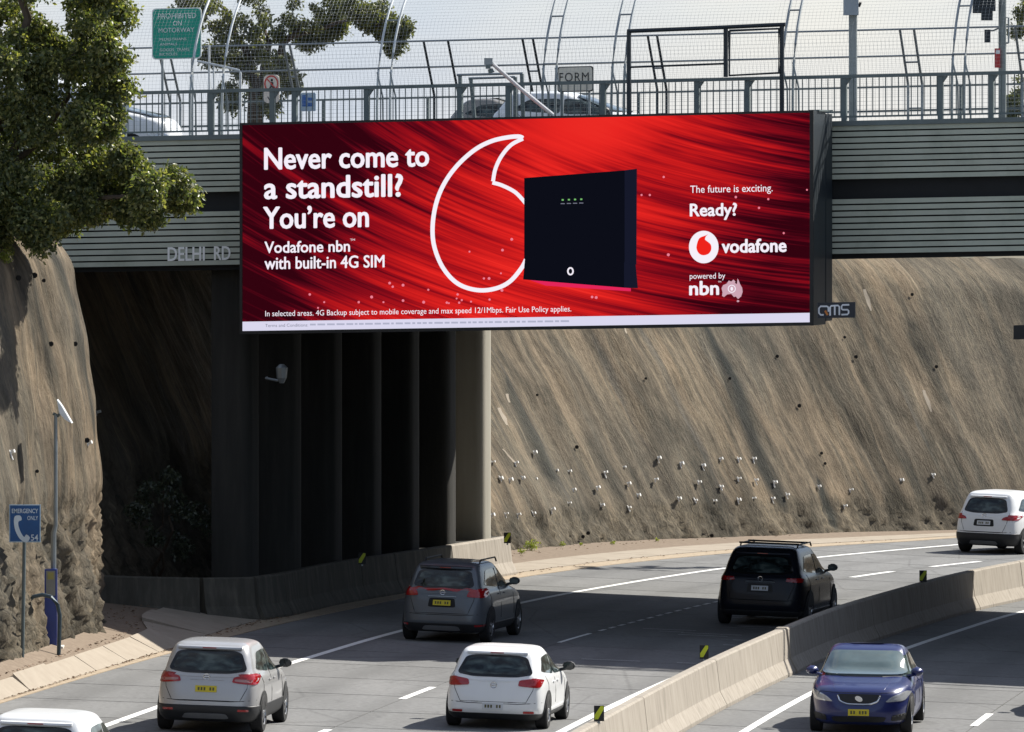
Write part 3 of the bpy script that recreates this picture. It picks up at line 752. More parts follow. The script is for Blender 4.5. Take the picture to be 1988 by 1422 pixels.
# white strip
ub = uR; zs0 = zB; zs1 = bp(473, 625, VB)[1]
mb = MB(); mb.add([T(uL, VB-.005, zB), T(uR, VB-.005, zB), T(uR, VB-.005, zs1), T(uL, VB-.005, zs1)], [(0, 1, 2, 3)]); mb.build('white_strip', E_STRIP, bb, fix=False)
text_on('Never come to', 514, 832, 288.5, 329, VB-.012, E_WHITE, bb, bold=.022, capref='N')
text_on('a standstill?', 514, 781, 344.5, 386, VB-.012, E_WHITE, bb, bold=.022, capref='d')
text_on('You\u2019re on', 512, 715, 403, 444, VB-.012, E_WHITE, bb, bold=.022, capref='Y')
text_on('Vodafone nbn', 514, 679, 470, 491.5, VB-.012, E_WHITE, bb, bold=.016, capref='V')
text_on('TM', 680, 689, 464, 468, VB-.012, E_WHITE, bb)
text_on('with built-in 4G SIM', 514, 746, 500, 523, VB-.012, E_WHITE, bb, bold=.016, capref='b')
text_on('In selected areas. 4G Backup subject to mobile coverage and max speed 12/1Mbps. Fair Use Policy applies.', 515, 1109, 604, 614.5, VB-.012, E_WHITE, bb, bold=.006, capref='I')
text_on('Terms and Conditions:', 515, 598, 629.5, 635.5, VB-.012, E_TXT, bb, bold=.02, capref='T')
E_TXT2 = emis('led_faint_text', srgb(176, 178, 200))
xx = 602
while xx < 1104:
    w = random.uniform(5, 17); sl = -.0136*(xx-473)
    poly_px([(xx, 630.5+sl), (xx+w, 630.5+sl), (xx+w, 634+sl), (xx, 634+sl)], E_TXT2, 'faint_text', screen, .012); xx += w+random.uniform(2.5, 4)
text_on('The future is exciting.', 1340, 1500, 361, 375, VB-.012, E_WHITE, bb, bold=.0, capref='T')
text_on('Ready?', 1340, 1430, 396.5, 420, VB-.012, E_WHITE, bb, bold=.022, capref='R')
text_on('vodafone', 1402, 1526, 466, 491, VB-.012, E_WHITE, bb, bold=.026, capref='d')
text_on('powered by', 1339, 1408, 531, 542, VB-.012, E_WHITE, bb, bold=.0, capref='d')
text_on('nbn', 1339, 1395, 547, 573, VB-.012, E_WHITE, bb, bold=.022, capref='b')
text_on('TM', 1394, 1400, 546, 549, VB-.012, E_WHITE, bb)
z5 = lambda pts: [(460+a/3.231, 220+b/3.231) for a, b in pts]
outer = z5([(1795, 158), (1770, 147), (1700, 152), (1600, 175), (1500, 225), (1400, 310), (1320, 410), (1265, 520), (1235, 640), (1228, 760), (1245, 860), (1290, 965), (1360, 1050), (1440, 1095), (1540, 1112), (1640, 1095), (1720, 1050), (1790, 965), (1822, 900)])
inner = z5([(1795, 160), (1720, 200), (1660, 270), (1622, 350), (1607, 428)])
inner2 = z5([(1603, 436), (1660, 452), (1740, 492), (1790, 540), (1830, 590)])
stroke_px(spline(outer), 8.4, E_WHITE, 'quote_mark_outline', screen, .010)
stroke_px(spline(inner), 7.5, E_WHITE, 'quote_mark_outline', screen, .011); stroke_px(spline(inner2), 7.5, E_WHITE, 'quote_mark_outline', screen, .012)
# boxed modem drawn on the screen
poly_px([(1020, 541), (1225, 560), (1225, 566), (1060, 555)], E_MAG, 'glow_line', screen, .013)
poly_px([(1018, 346), (1215, 331), (1215, 512), (1018, 503)], E_NAVY, 'modem_body', screen, .016)
poly_px([(1213, 331), (1237, 328), (1236, 514), (1213, 514)], E_NAVY2, 'modem_side', screen, .018)
poly_px([(1020, 498), (1213, 508), (1213, 559), (1016, 543)], E_NAVY, 'modem_foot', screen, .020)
poly_px([(1212, 510), (1234, 508), (1239, 560), (1212, 559)], E_NAVY2, 'modem_foot_side', screen, .022)
for k, x in enumerate((1093, 1105, 1117, 1129)):
    y = 388-.4*k; poly_px([(x-2, y-1), (x+2, y-1), (x+2, y+2), (x-2, y+2)], E_GRN, 'indicator_dot', screen, .026)
    poly_px([(x-4, y+7), (x+4, y+7), (x+4, y+8.6), (x-4, y+8.6)], E_TXT, 'indicator_dash', screen, .026)
circ = lambda cx, cy, rx, ry, n=28: [(cx+rx*math.cos(2*math.pi*i/n), cy+ry*math.sin(2*math.pi*i/n)) for i in range(n)]
stroke_px(circ(1108, 527, 5, 6.5), 3, E_WHITE, 'modem_badge', screen, .026, closed=True)
poly_px(circ(1366.5, 480, 28.8, 31.6, 40), E_WHITE, 'round_logo', screen, .012)
drop = spline([(1369, 458), (1358, 463), (1353, 476), (1353, 485), (1358, 493), (1366, 496), (1376, 493), (1381, 485), (1380, 475), (1372, 468), (1369, 465), (1371, 459), (1375, 455.5)], 5, True)
poly_px(drop, E_RED, 'logo_drop', screen, .016)
aus = [(1401, 560), (1404, 554), (1411, 551), (1415, 545), (1420, 547), (1424, 543), (1428, 547), (1427, 550), (1431, 552), (1432, 541), (1434, 544), (1437, 552), (1441, 559), (1442, 567), (1439, 576), (1433, 581), (1429, 576), (1425, 577), (1420, 571), (1412, 572), (1406, 577), (1402, 575), (1403, 568)]
poly_px(aus, E_PALE, 'country_map', screen, .012)
stroke_px(circ(1421, 561, 7, 7, 16), 1.6, E_WHITE, 'map_ring', screen, .016, closed=True); poly_px(circ(1421, 561, 2.6, 4, 10), E_WHITE, 'map_dot', screen, .017)
poly_px(circ(1433, 585, 2.6, 2, 8), E_PALE, 'country_map', screen, .012)
z6 = [(596, 1130/3.231)]
dots = [(602, 572), (630, 587), (697, 587), (722, 577), (745, 587), (757, 550), (763, 557), (783, 587-33), (783, 584), (832, 563), (823, 587), (868, 588), (872, 589), (887, 580), (889, 572), (892, 588), (897, 583), (915, 586), (951, 582), (940, 541), (950, 541), (973, 531), (976, 486), (994, 465), (912, 489), (975, 564), (1150, 577), (1158, 578), (1246, 379), (1262, 379), (1289, 344), (1298, 495), (1429, 383), (1492, 387), (1474, 404), (1522, 453), (1567, 369), (618, 598)]
for x, y in dots:
    r_ = random.uniform(1.8, 3.0); poly_px(circ(x, y, r_, r_, 8), E_PINK, 'spark_dot', screen, .024)
# owner's plate
qb = empty('owner_sign', T(uR, VB-.3, 6.9), 'small dark sign with pale letters at the lower right corner of the billboard', 'sign')
VQ = VB-.1
u0, z1 = bp(1587, 588, VQ); u1, z0 = bp(1660, 617, VQ)
mb = MB(); mb.box(u0, u1, VQ, VQ+.06, z0, z1, T); mb.build('board', plain('navy_board', (.012, .016, .028), .4), qb)
M_SIGNL = plain('silver_letters', (.72, .74, .78), .35); M_OR = plain('orange_paint', (.6, .2, .03), .5)
def q6(pts): return [(1300+a/4.587, 320+b/4.587) for a, b in pts]
stroke_px(q6([(1405, 1262), (1345, 1262), (1330, 1280), (1330, 1320), (1345, 1338), (1372, 1338)]), 3.2, M_SIGNL, 'letter_q', qb, .006, VQ)
stroke_px(q6([(1405, 1262), (1415, 1275), (1415, 1310)]), 3.2, M_SIGNL, 'letter_q', qb, .0065, VQ)
stroke_px(q6([(1385, 1300), (1408, 1340)]), 4, M_OR, 'letter_tail', qb, .007, VQ)
stroke_px(q6([(1430, 1345), (1430, 1268), (1440, 1258), (1500, 1254), (1512, 1266), (1512, 1340)]), 3.2, M_SIGNL, 'letter_m', qb, .006, VQ); stroke_px(q6([(1471, 1258), (1471, 1340)]), 3.2, M_SIGNL, 'letter_m', qb, .0065, VQ)
stroke_px(q6([(1600, 1248), (1540, 1250), (1532, 1262), (1532, 1284), (1542, 1292), (1585, 1292), (1594, 1302), (1594, 1322), (1584, 1334), (1530, 1336)]), 3.2, M_SIGNL, 'letter_s', qb, .006, VQ)
# swing arm camera above the billboard
arm = empty('camera_arm', T(*([bp(1072, 222, VB)[0], VB, bp(1072, 222, VB)[1]])), 'white tubular arm with a grey camera head rising from the billboard top', 'camera arm')
def tv(x, y, v): u, z = bp(x, y, v); return T(u, v, z)
mb = MB(); mb.tube([tv(1073, 223, VB+.1), tv(1010, 172, VB-.5), tv(956, 124, VB-1)], .045, 8); mb.build('arm_tube', plain('white_arm_paint', (.75, .75, .76), .35), arm, smooth=True)
mb = MB(); c_ = tv(949, 124, VB-1)
mb.box(c_.x-.10, c_.x+.08, c_.y-.1, c_.y+.14, c_.z-.02, c_.z+.12); hd = mb.build('camera_head', M_STEEL, arm)
mb = MB(); mb.box(c_.x-.07, c_.x+.04, c_.y-.11, c_.y+.1, c_.z-.11, c_.z-.021); mb.tube([c_+Vector((.03, 0, -.11)), c_+Vector((.06, 0, -.2))], [.05, .07], 8); mb.build('camera_lens', M_RAIL, arm)

# ------------------------------------------------------------------ railings and screens on the bridge
rail = empty('front_railing', T(0, .25, 10.9), 'grey-green barred railing along the near edge of the bridge', 'railing')
zr = 11.95
mb = MB(); mb.box(U0, U1, .17, .29, zr-.075, zr, T); mb.build('top_rail', M_RAIL, rail)
mb = MB(); mb.box(U0, U1, .20, .25, 11.02, 11.06, T); mb.build('bottom_rail', M_RAIL, rail)
posts_px = [240, 410, 529, 572, 712, 893, 987, 1171, 1353, 1451, 1639, 1826, 1924]
pu = [bp(x, 200, .25)[0] for x in posts_px]
pu = [pu[0]-4.1, pu[0]-2.05]+pu+[pu[-1]+2.05*k for k in (1, 2, 3, 4)]
for u in pu:
    mb = MB(); mb.box(u-.055, u+.055, .19, .33, 10.94, zr-.076, T); mb.prism([(0, 0), (.0, -.14), (.10, 0)], lambda a, b, d, u=u: T(u+.056+a, d, zr-.077+b), .2, .3); mb.build('post', M_RAIL, rail)
me_bar = None
u = -10.5; nb = 0
bm_ = MB(); bm_.box(-.011, .011, -.011, .011, 0, zr-.078-11.058)
while u < 14.5:
    if min(abs(u-q) for q in pu) > .07:
        p = T(u, .225, 11.058)-ORG[rail.name]
        if me_bar is None: o = bm_.build('bar', M_RAIL, rail, local=True); me_bar = o.data
        else: o = link_mesh('bar', me_bar, None, rail)
        o.location = p
    u += .141
frail = empty('far_railing', T(0, 24.6, 10.9), 'plain horizontal rails on the far edge of the bridge', 'railing')
mb = MB(); mb.box(U0, U1, 22.9, 22.96, 11.97, 12.02, T); mb.build('top_rail', M_RAIL, frail)
mb = MB(); mb.box(U0, U1, 22.9, 22.96, 11.38, 11.43, T); mb.build('lower_rail', M_RAIL, frail)
for k in range(16):
    uu = U0+1+k*2.7; mb = MB(); mb.box(uu-.03, uu+.03, 22.9, 23.0, 10.6, 11.969, T); mb.build('post', M_RAIL, frail)
# curved throw screen, near side: arched ladder posts + wire mesh
scr = empty('throw_screen', T(0, .4, 10.95), 'tall curved wire mesh screen on arched ladder posts along the near edge of the bridge', 'screen')
def arch(s): # s in 0..1 -> (v, z)
    a = s*math.pi/2*1.0
    if s < 0: return .42, 10.95
    return .42+4.4*(1-math.cos(a)), 11.5+3.3*math.sin(a)
pairs = [(369, 382, 0), (431, 443, 0), (732, 757, 1), (1053, 1078, 1), (1187, 1211, 1), (1517, 1539, 1), (1848, 1872, 1)]
ext = [(-240+0, -215, 1), (2180, 2204, 1)]
for xa, xb, lad in pairs+ext:
    us = [bp(xa, 250, .42)[0], bp(xb, 250, .42)[0]]
    if not lad: us = [us[0]]
    prt = None
    for j, u in enumerate(us):
        mb = MB(); mb.tube([T(u, .42, 10.95)]+[T(u, *arch(s)) for s in np.linspace(0, 1, 14)], .028, 6)
        o = mb.build('arch_tube', M_RAILL if xa < 1000 else M_STEEL, scr, smooth=True)
        # inner stay bolted to the foot
        mb = MB(); mb.tube([T(u+.14, .42, 10.95), T(u+.13, .42, 11.7), T(u+.0, .44, 12.25)], .02, 5); mb.build('foot_stay', M_STEEL, scr)
    if lad:
        for s in (.165, .39, .62, .82):
            v_, z_ = arch(s); mb = MB(); mb.tube([T(us[0], v_, z_), T(us[1], v_, z_)], .02, 5); mb.build('rung', M_STEEL, scr)
mb = MB()
u = -12.0
W_ = .0019
while u < 15:
    pts = [T(u, .47, 11.0)]+[T(u, arch(s)[0]+.05, arch(s)[1]) for s in np.linspace(0, 1, 9)]
    mb.tube(pts, W_, 3, False); u += .085
for s in np.linspace(0, 1, 62):
    v_, z_ = arch(s); mb.tube([T(-12, v_+.05, z_), T(15, v_+.05, z_)], W_, 3, False)
for z_ in np.arange(11.03, 11.5, .085): mb.tube([T(-12, .47, z_), T(15, .47, z_)], W_, 3, False)
o = mb.build('wire_mesh', M_WIRE, scr, fix=False); o['kind'] = 'stuff'
# far side screen: straight leaning posts
fscr = empty('far_throw_screen', T(0, 24.2, 10.9), 'lower leaning mesh screen with horizontal pipes along the far edge of the bridge', 'screen')
def farp(s): return (22.8, 10.7+1.35*s*2) if s <= .5 else (22.8-1.05*(s-.5)*2, 12.05+1.33*(s-.5)*2)
for grp in [(572, 584), (843,), (890,), (1034, 1054), (1276, 1294), (1763, 1790), (1985, 2010), (330, 350), (160, 180)]:
    us = [bp(x, 200, 22.8)[0] for x in grp]
    for u in us:
        mb = MB(); mb.tube([T(u, *farp(s)) for s in (0, .5, 1)], .032, 6); mb.build('leaning_post', M_DKST if 800 < grp[0] < 1300 else M_STEEL, fscr)
    if len(us) > 1:
        for s in (.28, .7): mb = MB(); mb.tube([T(us[0], *farp(s)), T(us[1], *farp(s))], .022, 5); mb.build('rung', M_STEEL, fscr)
for s in (1.0, .76):
    v_, z_ = farp(s); mb = MB(); mb.tube([T(U0, v_, z_), T(U1, v_, z_)], .026, 6); mb.build('pipe_rail', M_STEEL, fscr)
mb = MB(); u = -14.0
while u < 18: mb.tube([T(u, *farp(s)) for s in (.1, .5, 1)], W_*1.0, 3, False); u += .1
for s in np.linspace(.1, 1, 26): v_, z_ = farp(s); mb.tube([T(-14, v_, z_), T(18, v_, z_)], W_, 3, False)
o = mb.build('wire_mesh', M_WIRE, fscr, fix=False); o['kind'] = 'stuff'

def bar_px(mb, pts, v, r): mb.tube([tv(x, y, v) for x, y in pts], r, 6); return mb
# dark service frame above the billboard
sf = empty('service_frame', tv(1218, 220, -.25), 'dark steel service frame standing behind the billboard top', 'steel frame')
mb = MB(); bar_px(mb, [(1218, 61), (1370, 55), (1525, 48)], -.25, .05); mb.build('top_beam', M_DKST, sf)
for x, y0, y1 in ((1221, 62, 225), (1409, 56, 150), (1518, 50, 222)):
    mb = MB(); bar_px(mb, [(x, y0), (x, y1)], -.25, .05); mb.build('upright', M_DKST, sf)
mb = MB(); bar_px(mb, [(1222, 131), (1406, 124)], -.25, .025); mb.build('mid_bar', M_DKST, sf)
mb = MB(); bar_px(mb, [(1416, 60), (1512, 56), (1512, 142), (1416, 147), (1416, 60)], -.3, .03); mb.build('window_frame', M_DKST, sf)
# small equipment rack left of centre
pf = empty('portal_frame', tv(893, 225, 3), 'low grey portal frame behind the railing left of the camera arm', 'steel frame')
for pts, r in (([(887, 146), (1015, 143)], .03), ([(910, 153), (1000, 150)], .03)):
    mb = MB(); bar_px(mb, pts, 3, r); mb.build('cross_bar', M_STEEL, pf)
for pts in ([(893, 146), (895, 240)], [(914, 152), (922, 240)], [(1013, 144), (1016, 240)], [(1000, 150), (1000, 240)]):
    mb = MB(); bar_px(mb, pts, 3, .045); mb.build('leg', M_RAIL, pf)
gt = empty('bent_gate_frame', tv(465, 270, 5), 'pale bent tube gate frame beside the green sign', 'gate frame')
mb = MB(); bar_px(mb, [(383, 119), (440, 131), (464, 137), (467, 142), (467, 280)], 5, .03); bar_px(mb, [(406, 88), (407, 285)], 5, .026); bar_px(mb, [(415, 128), (415, 285)], 5, .02)
mb.build('tube', plain('white_tube', (.7, .72, .72), .4), gt)
# utility poles on the deck
up = empty('utility_pole', tv(1656, 245, 1.2), 'grey pole carrying a box at its top, behind the railing right of the billboard', 'pole')
mb = MB(); mb.tube([tv(1656, 262, 1.2), tv(1656, 22, 1.2)], .092, 12); mb.build('shaft', plain('galv_pole', (.30, .33, .33), .5, .2), up, smooth=True)
c_ = tv(1652, 30, 1.1); mb = MB(); mb.box(c_.x-.16, c_.x+.16, c_.y-.15, c_.y+.15, c_.z, c_.z+.75); mb.build('cabinet_box', plain('light_grey_box', (.33, .38, .42), .5), up)
mb = MB(); c2 = tv(1667, 8, 1.1); mb.tube([c2, c2+Vector((.05, 0, -.02))], .06, 8); mb.build('clip', M_BLK, up)
tl = empty('traffic_signal', tv(1945, 240, 2), 'traffic signal post with dark lantern backs and a red push-button box', 'traffic signal')
mb = MB(); mb.tube([tv(1946, 270, 2), tv(1946, -60, 2)], .085, 12); mb.build('post', plain('grey_green_post', (.25, .28, .27), .5, .2), tl, smooth=True)
for x, y0, y1, w in ((1903, 26, -40, .16), (1916, 40, -60, .12), (1926, 22, -40, .07), (1917, 83, 58, .06)):
    a = tv(x, y0, 1.8); b = tv(x, y1, 1.8); mb = MB(); mb.box(a.x-w, a.x+w, a.y-.12, a.y+.12, a.z, b.z); mb.build('lantern_back', M_DKST, tl)
mb = MB(); bar_px(mb, [(1946, 52), (1928, 60), (1917, 60)], 2, .02); bar_px(mb, [(1946, 35), (1958, 35), (1958, 84)], 2, .02); bar_px(mb, [(1946, 84), (1958, 84)], 2, .02); mb.build('arm', M_STEEL, tl)
a = tv(1937, 132, 1.9); mb = MB(); mb.box(a.x-.07, a.x+.05, a.y-.1, a.y, a.z, a.z+.42); bx_ = mb.build('button_box', plain('red_box', (.5, .03, .03), .4), tl)
mb = MB(); mb.box(a.x-.05, a.x+.04, a.y-.11, a.y-.101, a.z+.3, a.z+.38); mb.build('box_label', plain('white_label', (.8, .8, .8), .5), tl)

# green motorway sign, round sign, blue sign, FORM sign
def sign_board(name, x0, x1, y0, y1, v, mat, rootlabel, postx, posty, rad=.06, cat='road sign', rim=None):
    r = empty(name, tv((x0+x1)/2, posty, v), rootlabel, cat)
    ua, zt = bp(x0, y0, v); ub_, zb = bp(x1, y1, v)
    poly = []
    for (cx_, cz_, a0) in ((ub_-rad, zt-rad, 0), (ua+rad, zt-rad, 90), (ua+rad, zb+rad, 180), (ub_-rad, zb+rad, 270)):
        for k in range(5): a = math.radians(a0+k*22.5); poly.append((cx_+rad*math.cos(a), cz_+rad*math.sin(a)))
    f3 = lambda a, b, d: T(a, v+d, b)
    if rim:
        mb = MB(); mb.prism(poly, f3, 0, .02); mb.build('rim', rim, r)
        cx_, cz_ = (ua+ub_)/2, (zt+zb)/2; kx = 1-.05/(ub_-ua); kz = 1-.05/(zt-zb)
        mb = MB(); mb.prism([(cx_+(a-cx_)*kx, cz_+(b-cz_)*kz) for a, b in poly], f3, -.006, -.001); mb.build('panel', mat, r)
    else:
        mb = MB(); mb.prism(poly, f3, -.006, .02); mb.build('panel', mat, r)
    for px in postx:
        mb = MB(); mb.tube([tv(px, y1-15, v+.06)+Vector((0, .03, 0)), tv(px, posty, v+.06)+Vector((0, .03, 0))], .03, 7); mb.build('post', M_STEEL, r)
    return r
M_GREEN = plain('sign_green', (.0, .36, .25), .45, 0, 0, .06); M_SGW = plain('sign_white', (.85, .92, .88), .5)
gs = sign_board('motorway_sign', 295, 391, 17, 114, 6, M_GREEN, 'green motorway prohibition sign with white capital letters', (315, 373), 285, .09, rim=M_SGW)
for txt, x0, x1, y0, y1 in (('PROHIBITED', 307, 381, 27, 37), ('ON', 336, 353, 41, 50), ('MOTORWAY', 308, 377, 55, 64), ('PEDESTRIANS', 310, 362, 74.5, 79.5), ('ANIMALS', 310, 344, 84, 89), ('GOODS  TRAMS', 310, 367, 95, 100), ('BICYCLES', 310, 344, 103.5, 108.5)):
    text_on(txt, x0, x1, y0, y1, 5.985, M_SGW, gs, bold=.02)
M_OFFW = plain('sign_offwhite', (.62, .56, .50), .5); M_REDS = plain('sign_red', (.5, .04, .03), .45); M_BLUE = plain('sign_blue', (.015, .10, .36), .45)
rs = sign_board('no_walking_sign', 512, 542, 146, 200, 9, M_OFFW, 'white sign with a red circle round a walking figure', (527,), 290, .1)
stroke_px(circ(527, 163, 12.5, 15, 24), 3, M_REDS, 'red_ring', rs, .012, 9, True)
poly_px(circ(528, 156, 2.3, 2.8, 8), M_BLK, 'figure', rs, .013, 9); poly_px([(525, 159), (531, 160), (531, 167), (534, 176), (531, 176), (528, 169), (524, 176), (521, 175), (525, 167)], M_BLK, 'figure', rs, .013, 9)
stroke_px([(517, 152), (537, 174)], 2.4, M_REDS, 'slash', rs, .015, 9)
stroke_px([(520, 188), (524, 196), (530, 190)], 2, M_BLK, 'arrow', rs, .013, 9)
bs = sign_board('blue_sign', 584, 613, 181, 216, 9, plain('pale_blue_plate', (.32, .42, .52), .5), 'small blue and white sign hanging behind the railing bars', (600,), 290, .03)
for q in ([(587, 185), (594, 185), (594, 207), (587, 207)], [(598, 190), (608, 190), (608, 196), (598, 196)], [(598, 200), (608, 200), (608, 207), (598, 207)], [(595, 183), (597, 183), (597, 208), (595, 208)]):
    poly_px(q, M_BLUE, 'blue_block', bs, .012, 9)
fs = sign_board('form_sign', 1082, 1152, 130, 178, 5, plain('cream_board', (.80, .74, .62), .6), 'cream board with black capital letters FORM behind the railing', (1092, 1144), 290, .06, rim=M_BLK)
text_on('FORM', 1086, 1143, 142, 159, 4.985, M_BLK, fs, bold=.0, space=1.15)
# dark box hanging at the right under the bridge
hb = empty('hanging_box_sign', tv(1990, 508, -.6), 'black box sign hanging below the bridge at the right edge', 'sign')
ua, zt = bp(1970, 632, -.6); ub_, zb = bp(2120, 657, -.6)
mb = MB(); mb.box(ua, ub_, -.75, -.45, zb, zt, T); mb.build('box', M_BLK, hb)
for x in (2010, 2090): mb = MB(); mb.tube([tv(x, 640, -.6), tv(x, 500, -.6)], .03, 6); mb.build('hanger', M_BLK, hb)

# ------------------------------------------------------------------ emergency phone
es_X, es_Y = gr(43, 1284, .36)
def zz(X): return gz(X)+.36
ep = empty('emergency_sign', (es_X, es_Y, zz(es_X)), 'blue emergency phone sign on a thin post at the left verge', 'sign')
top = P(47, 1055, es_Y)
mb = MB(); mb.tube([(es_X, es_Y, zz(es_X)-.25), P(48, 990, es_Y)+Vector((0, .05, 0))], .035, 8); mb.build('post', M_RAIL, ep, smooth=True)
a = P(18, 1053, es_Y); b = P(79, 980, es_Y)
mb = MB(); mb.box(a.x, b.x, es_Y-.03, es_Y, a.z, b.z); mb.build('rim', plain('pale_sign_rim', (.35, .48, .6), .4), ep)
mb = MB(); mb.box(a.x+.02, b.x-.02, es_Y-.036, es_Y-.031, a.z+.02, b.z-.02); pn = mb.build('panel', plain('phone_blue', (.006, .075, .24), .4), ep)
M_PW = plain('phone_white', (.6, .68, .74), .5)
def fpx(pts, Y, mat, name, parent):
    mb = MB(); q = [P(x, y, Y) for x, y in pts]; mb.add(q, [tuple(range(len(q)))]); return mb.build(name, mat, parent, fix=False)
def ftxt(txt, x0, x1, y0, y1, Y, mat, parent, bold=.01):
    v, f = text_mesh(txt, bold); mnx = min(p[0] for p in v); mxx = max(p[0] for p in v); tp = max(p[1] for p in v)
    mb = MB(); mb.add([P(x0+(x1-x0)*(p[0]-mnx)/(mxx-mnx), y1+(y0-y1)*p[1]/tp, Y) for p in v], f); o = mb.build('small_lettering', mat, parent, fix=False); o['kind'] = 'stuff'
ftxt('EMERGENCY', 23, 74, 988, 996.5, es_Y-.041, M_PW, ep); ftxt('ONLY', 53, 74, 1002, 1010, es_Y-.041, M_PW, ep); ftxt('54', 60, 74, 1038, 1050, es_Y-.041, M_PW, ep)
hs = spline([(28, 1004), (33, 1001), (40, 1002), (42, 1010), (36, 1013), (36, 1022), (41, 1035), (47, 1043), (51, 1038), (58, 1044), (54, 1052), (48, 1053), (38, 1046), (30, 1031), (27, 1015)], 3, True)
fpx(hs, es_Y-.041, M_PW, 'handset', ep)
pX, pY = gr(100, 1258, .38)
ph = empty('emergency_phone', (pX, pY, zz(pX)), 'dark blue phone pillar with a tall grey pole and tilted solar panel', 'phone pillar')
M_PB = plain('pillar_blue', (.008, .03, .20), .35, 0, .3)
a = P(87, 1257, pY); b = P(111, 1105, pY); bz = zz(pX)+.02
mb = MB(); mb.box(pX-.13, pX+.11, pY-.1, pY+.1, bz, b.z); body_ = mb.build('pillar', M_PB, ph)
mb = MB(); mb.box(pX-.10, pX+.08, pY-.106, pY-.101, b.z-.52, b.z-.03); mb.build('speaker_panel', plain('grey_panel', (.2, .2, .18), .5), ph)
mb = MB(); mb.box(pX-.07, pX+.05, pY-.112, pY-.107, b.z-.2, b.z-.06); mb.build('label', plain('dull_yellow', (.3, .27, .08), .6), ph)
mb = MB(); mb.box(pX-.26, pX+.24, pY-.25, pY+.25, bz-.2, bz+.04); mb.build('footing', plain('pale_concrete_pad', (.6, .58, .52), .8), ph)
mb = MB(); mb.tube([(pX+.02, pY+.14, bz), (P(103, 1100, pY).x, pY+.14, P(103, 1100, pY).z), P(104, 1035, pY), P(108, 1020, pY), P(108, 805, pY)], [.055, .055, .055, .04, .036], 8); mb.build('pole', M_STEEL, ph, smooth=True)
mb = MB()
q = [P(111, 776, pY), P(120, 788, pY), P(140, 822, pY), P(126, 814, pY), P(116, 803, pY)]
mb.prism([(p.x, p.z) for p in q], lambda a, b, d: (a, pY+d, b), -.12, .35); mb.build('solar_panel', plain('panel_back', (.75, .78, .8), .3), ph)
mb = MB(); mb.tube([P(103, 803, pY), P(113, 808, pY), P(118, 800, pY)], .035, 6); mb.build('panel_mount', M_RAIL, ph)
hX, hY = gr(113, 1270, .36)
hoop = empty('bollard_hoop', (hX-.35, hY, zz(hX)), 'dark steel hoop rail guarding the phone pillar', 'hoop rail')
pts = [P(50, 1262, hY), P(50, 1190, hY), P(53, 1172, hY), P(64, 1159, hY), P(82, 1155, hY), P(99, 1159, hY), P(112, 1175, hY), P(116, 1195, hY), P(114, 1272, hY)]
mb = MB(); mb.tube([tuple(p) for p in pts], .04, 8); mb.build('hoop', plain('dark_teal_steel', (.05, .075, .09), .35, .3), hoop, smooth=True)

# ------------------------------------------------------------------ trees
def leaves(clumps, n_per_m2, size, shell=.55):
    Vs = []; nq = 0
    allv = []
    for (c, r) in clumps:
        r = np.array(r if isinstance(r, (list, tuple)) else (r, r, r), float)
        n = int(n_per_m2*4*math.pi*(float(np.mean(r))**2))
        d = rng.normal(size=(n, 3)); d /= np.linalg.norm(d, axis=1)[:, None]
        # lumpy radius
        ph_ = rng.uniform(0, 6, 3); lump = 1+.22*np.sin(d[:, 0]*5+ph_[0])*np.sin(d[:, 2]*6+ph_[1])+.15*np.sin(d[:, 1]*9+ph_[2])
        rad = (shell+(1-shell)*rng.random(n)**.7)*lump
        pos = np.array(c)+d*rad[:, None]*r
        a = rng.normal(size=(n, 3))*.8+d*.5+np.array([0, 0, -.5]); a /= np.linalg.norm(a, axis=1)[:, None]
        b = np.cross(a, rng.normal(size=(n, 3))); b /= np.linalg.norm(b, axis=1)[:, None]
        L = size*rng.uniform(.6, 1.3, n)[:, None]; w = L*.26
        quad = np.stack([pos-a*L*.5, pos+b*w, pos+a*L*.5, pos-b*w], 1)
        allv.append(quad.reshape(-1, 3))
    V = np.concatenate(allv); return V
def leaf_obj(V, name, mat, parent, org):
    V = V-np.array(org); n = len(V)//4; me = bpy.data.meshes.new(name)
    me.vertices.add(len(V)); me.vertices.foreach_set('co', V.astype(np.float32).ravel())
    me.loops.add(len(V)); me.loops.foreach_set('vertex_index', np.arange(len(V), dtype=np.int32))
    me.polygons.add(n); me.polygons.foreach_set('loop_start', np.arange(0, len(V), 4, dtype=np.int32))
    try: me.polygons.foreach_set('loop_total', np.full(n, 4, dtype=np.int32))
    except Exception: pass
    me.update(calc_edges=True); me.validate()
    return link_mesh(name, me, mat, parent)
def limb(mb, a, b, r0, r1, wob=.2, n=7):
    a = Vector(a); b = Vector(b); L = (b-a).length; pts = []
    for i in range(n):
        t = i/(n-1); pts.append(a.lerp(b, t)+Vector((random.uniform(-1, 1), random.uniform(-1, 1), random.uniform(-1, 1)*.4))*wob*L*.12*(0 if i in (0,) else 1))
    mb.tube(pts, [r0+(r1-r0)*i/(n-1) for i in range(n)], 7); return pts
def sub_clumps(mains, k, spread, rr):
    out = []
    for (c, r) in mains:
        for _ in range(k):
            d = Vector(rng.normal(size=3)); d.normalize()
            out.append((tuple(Vector(c)+d*r*spread*random.uniform(.5, 1)), random.uniform(*rr)))
    return out
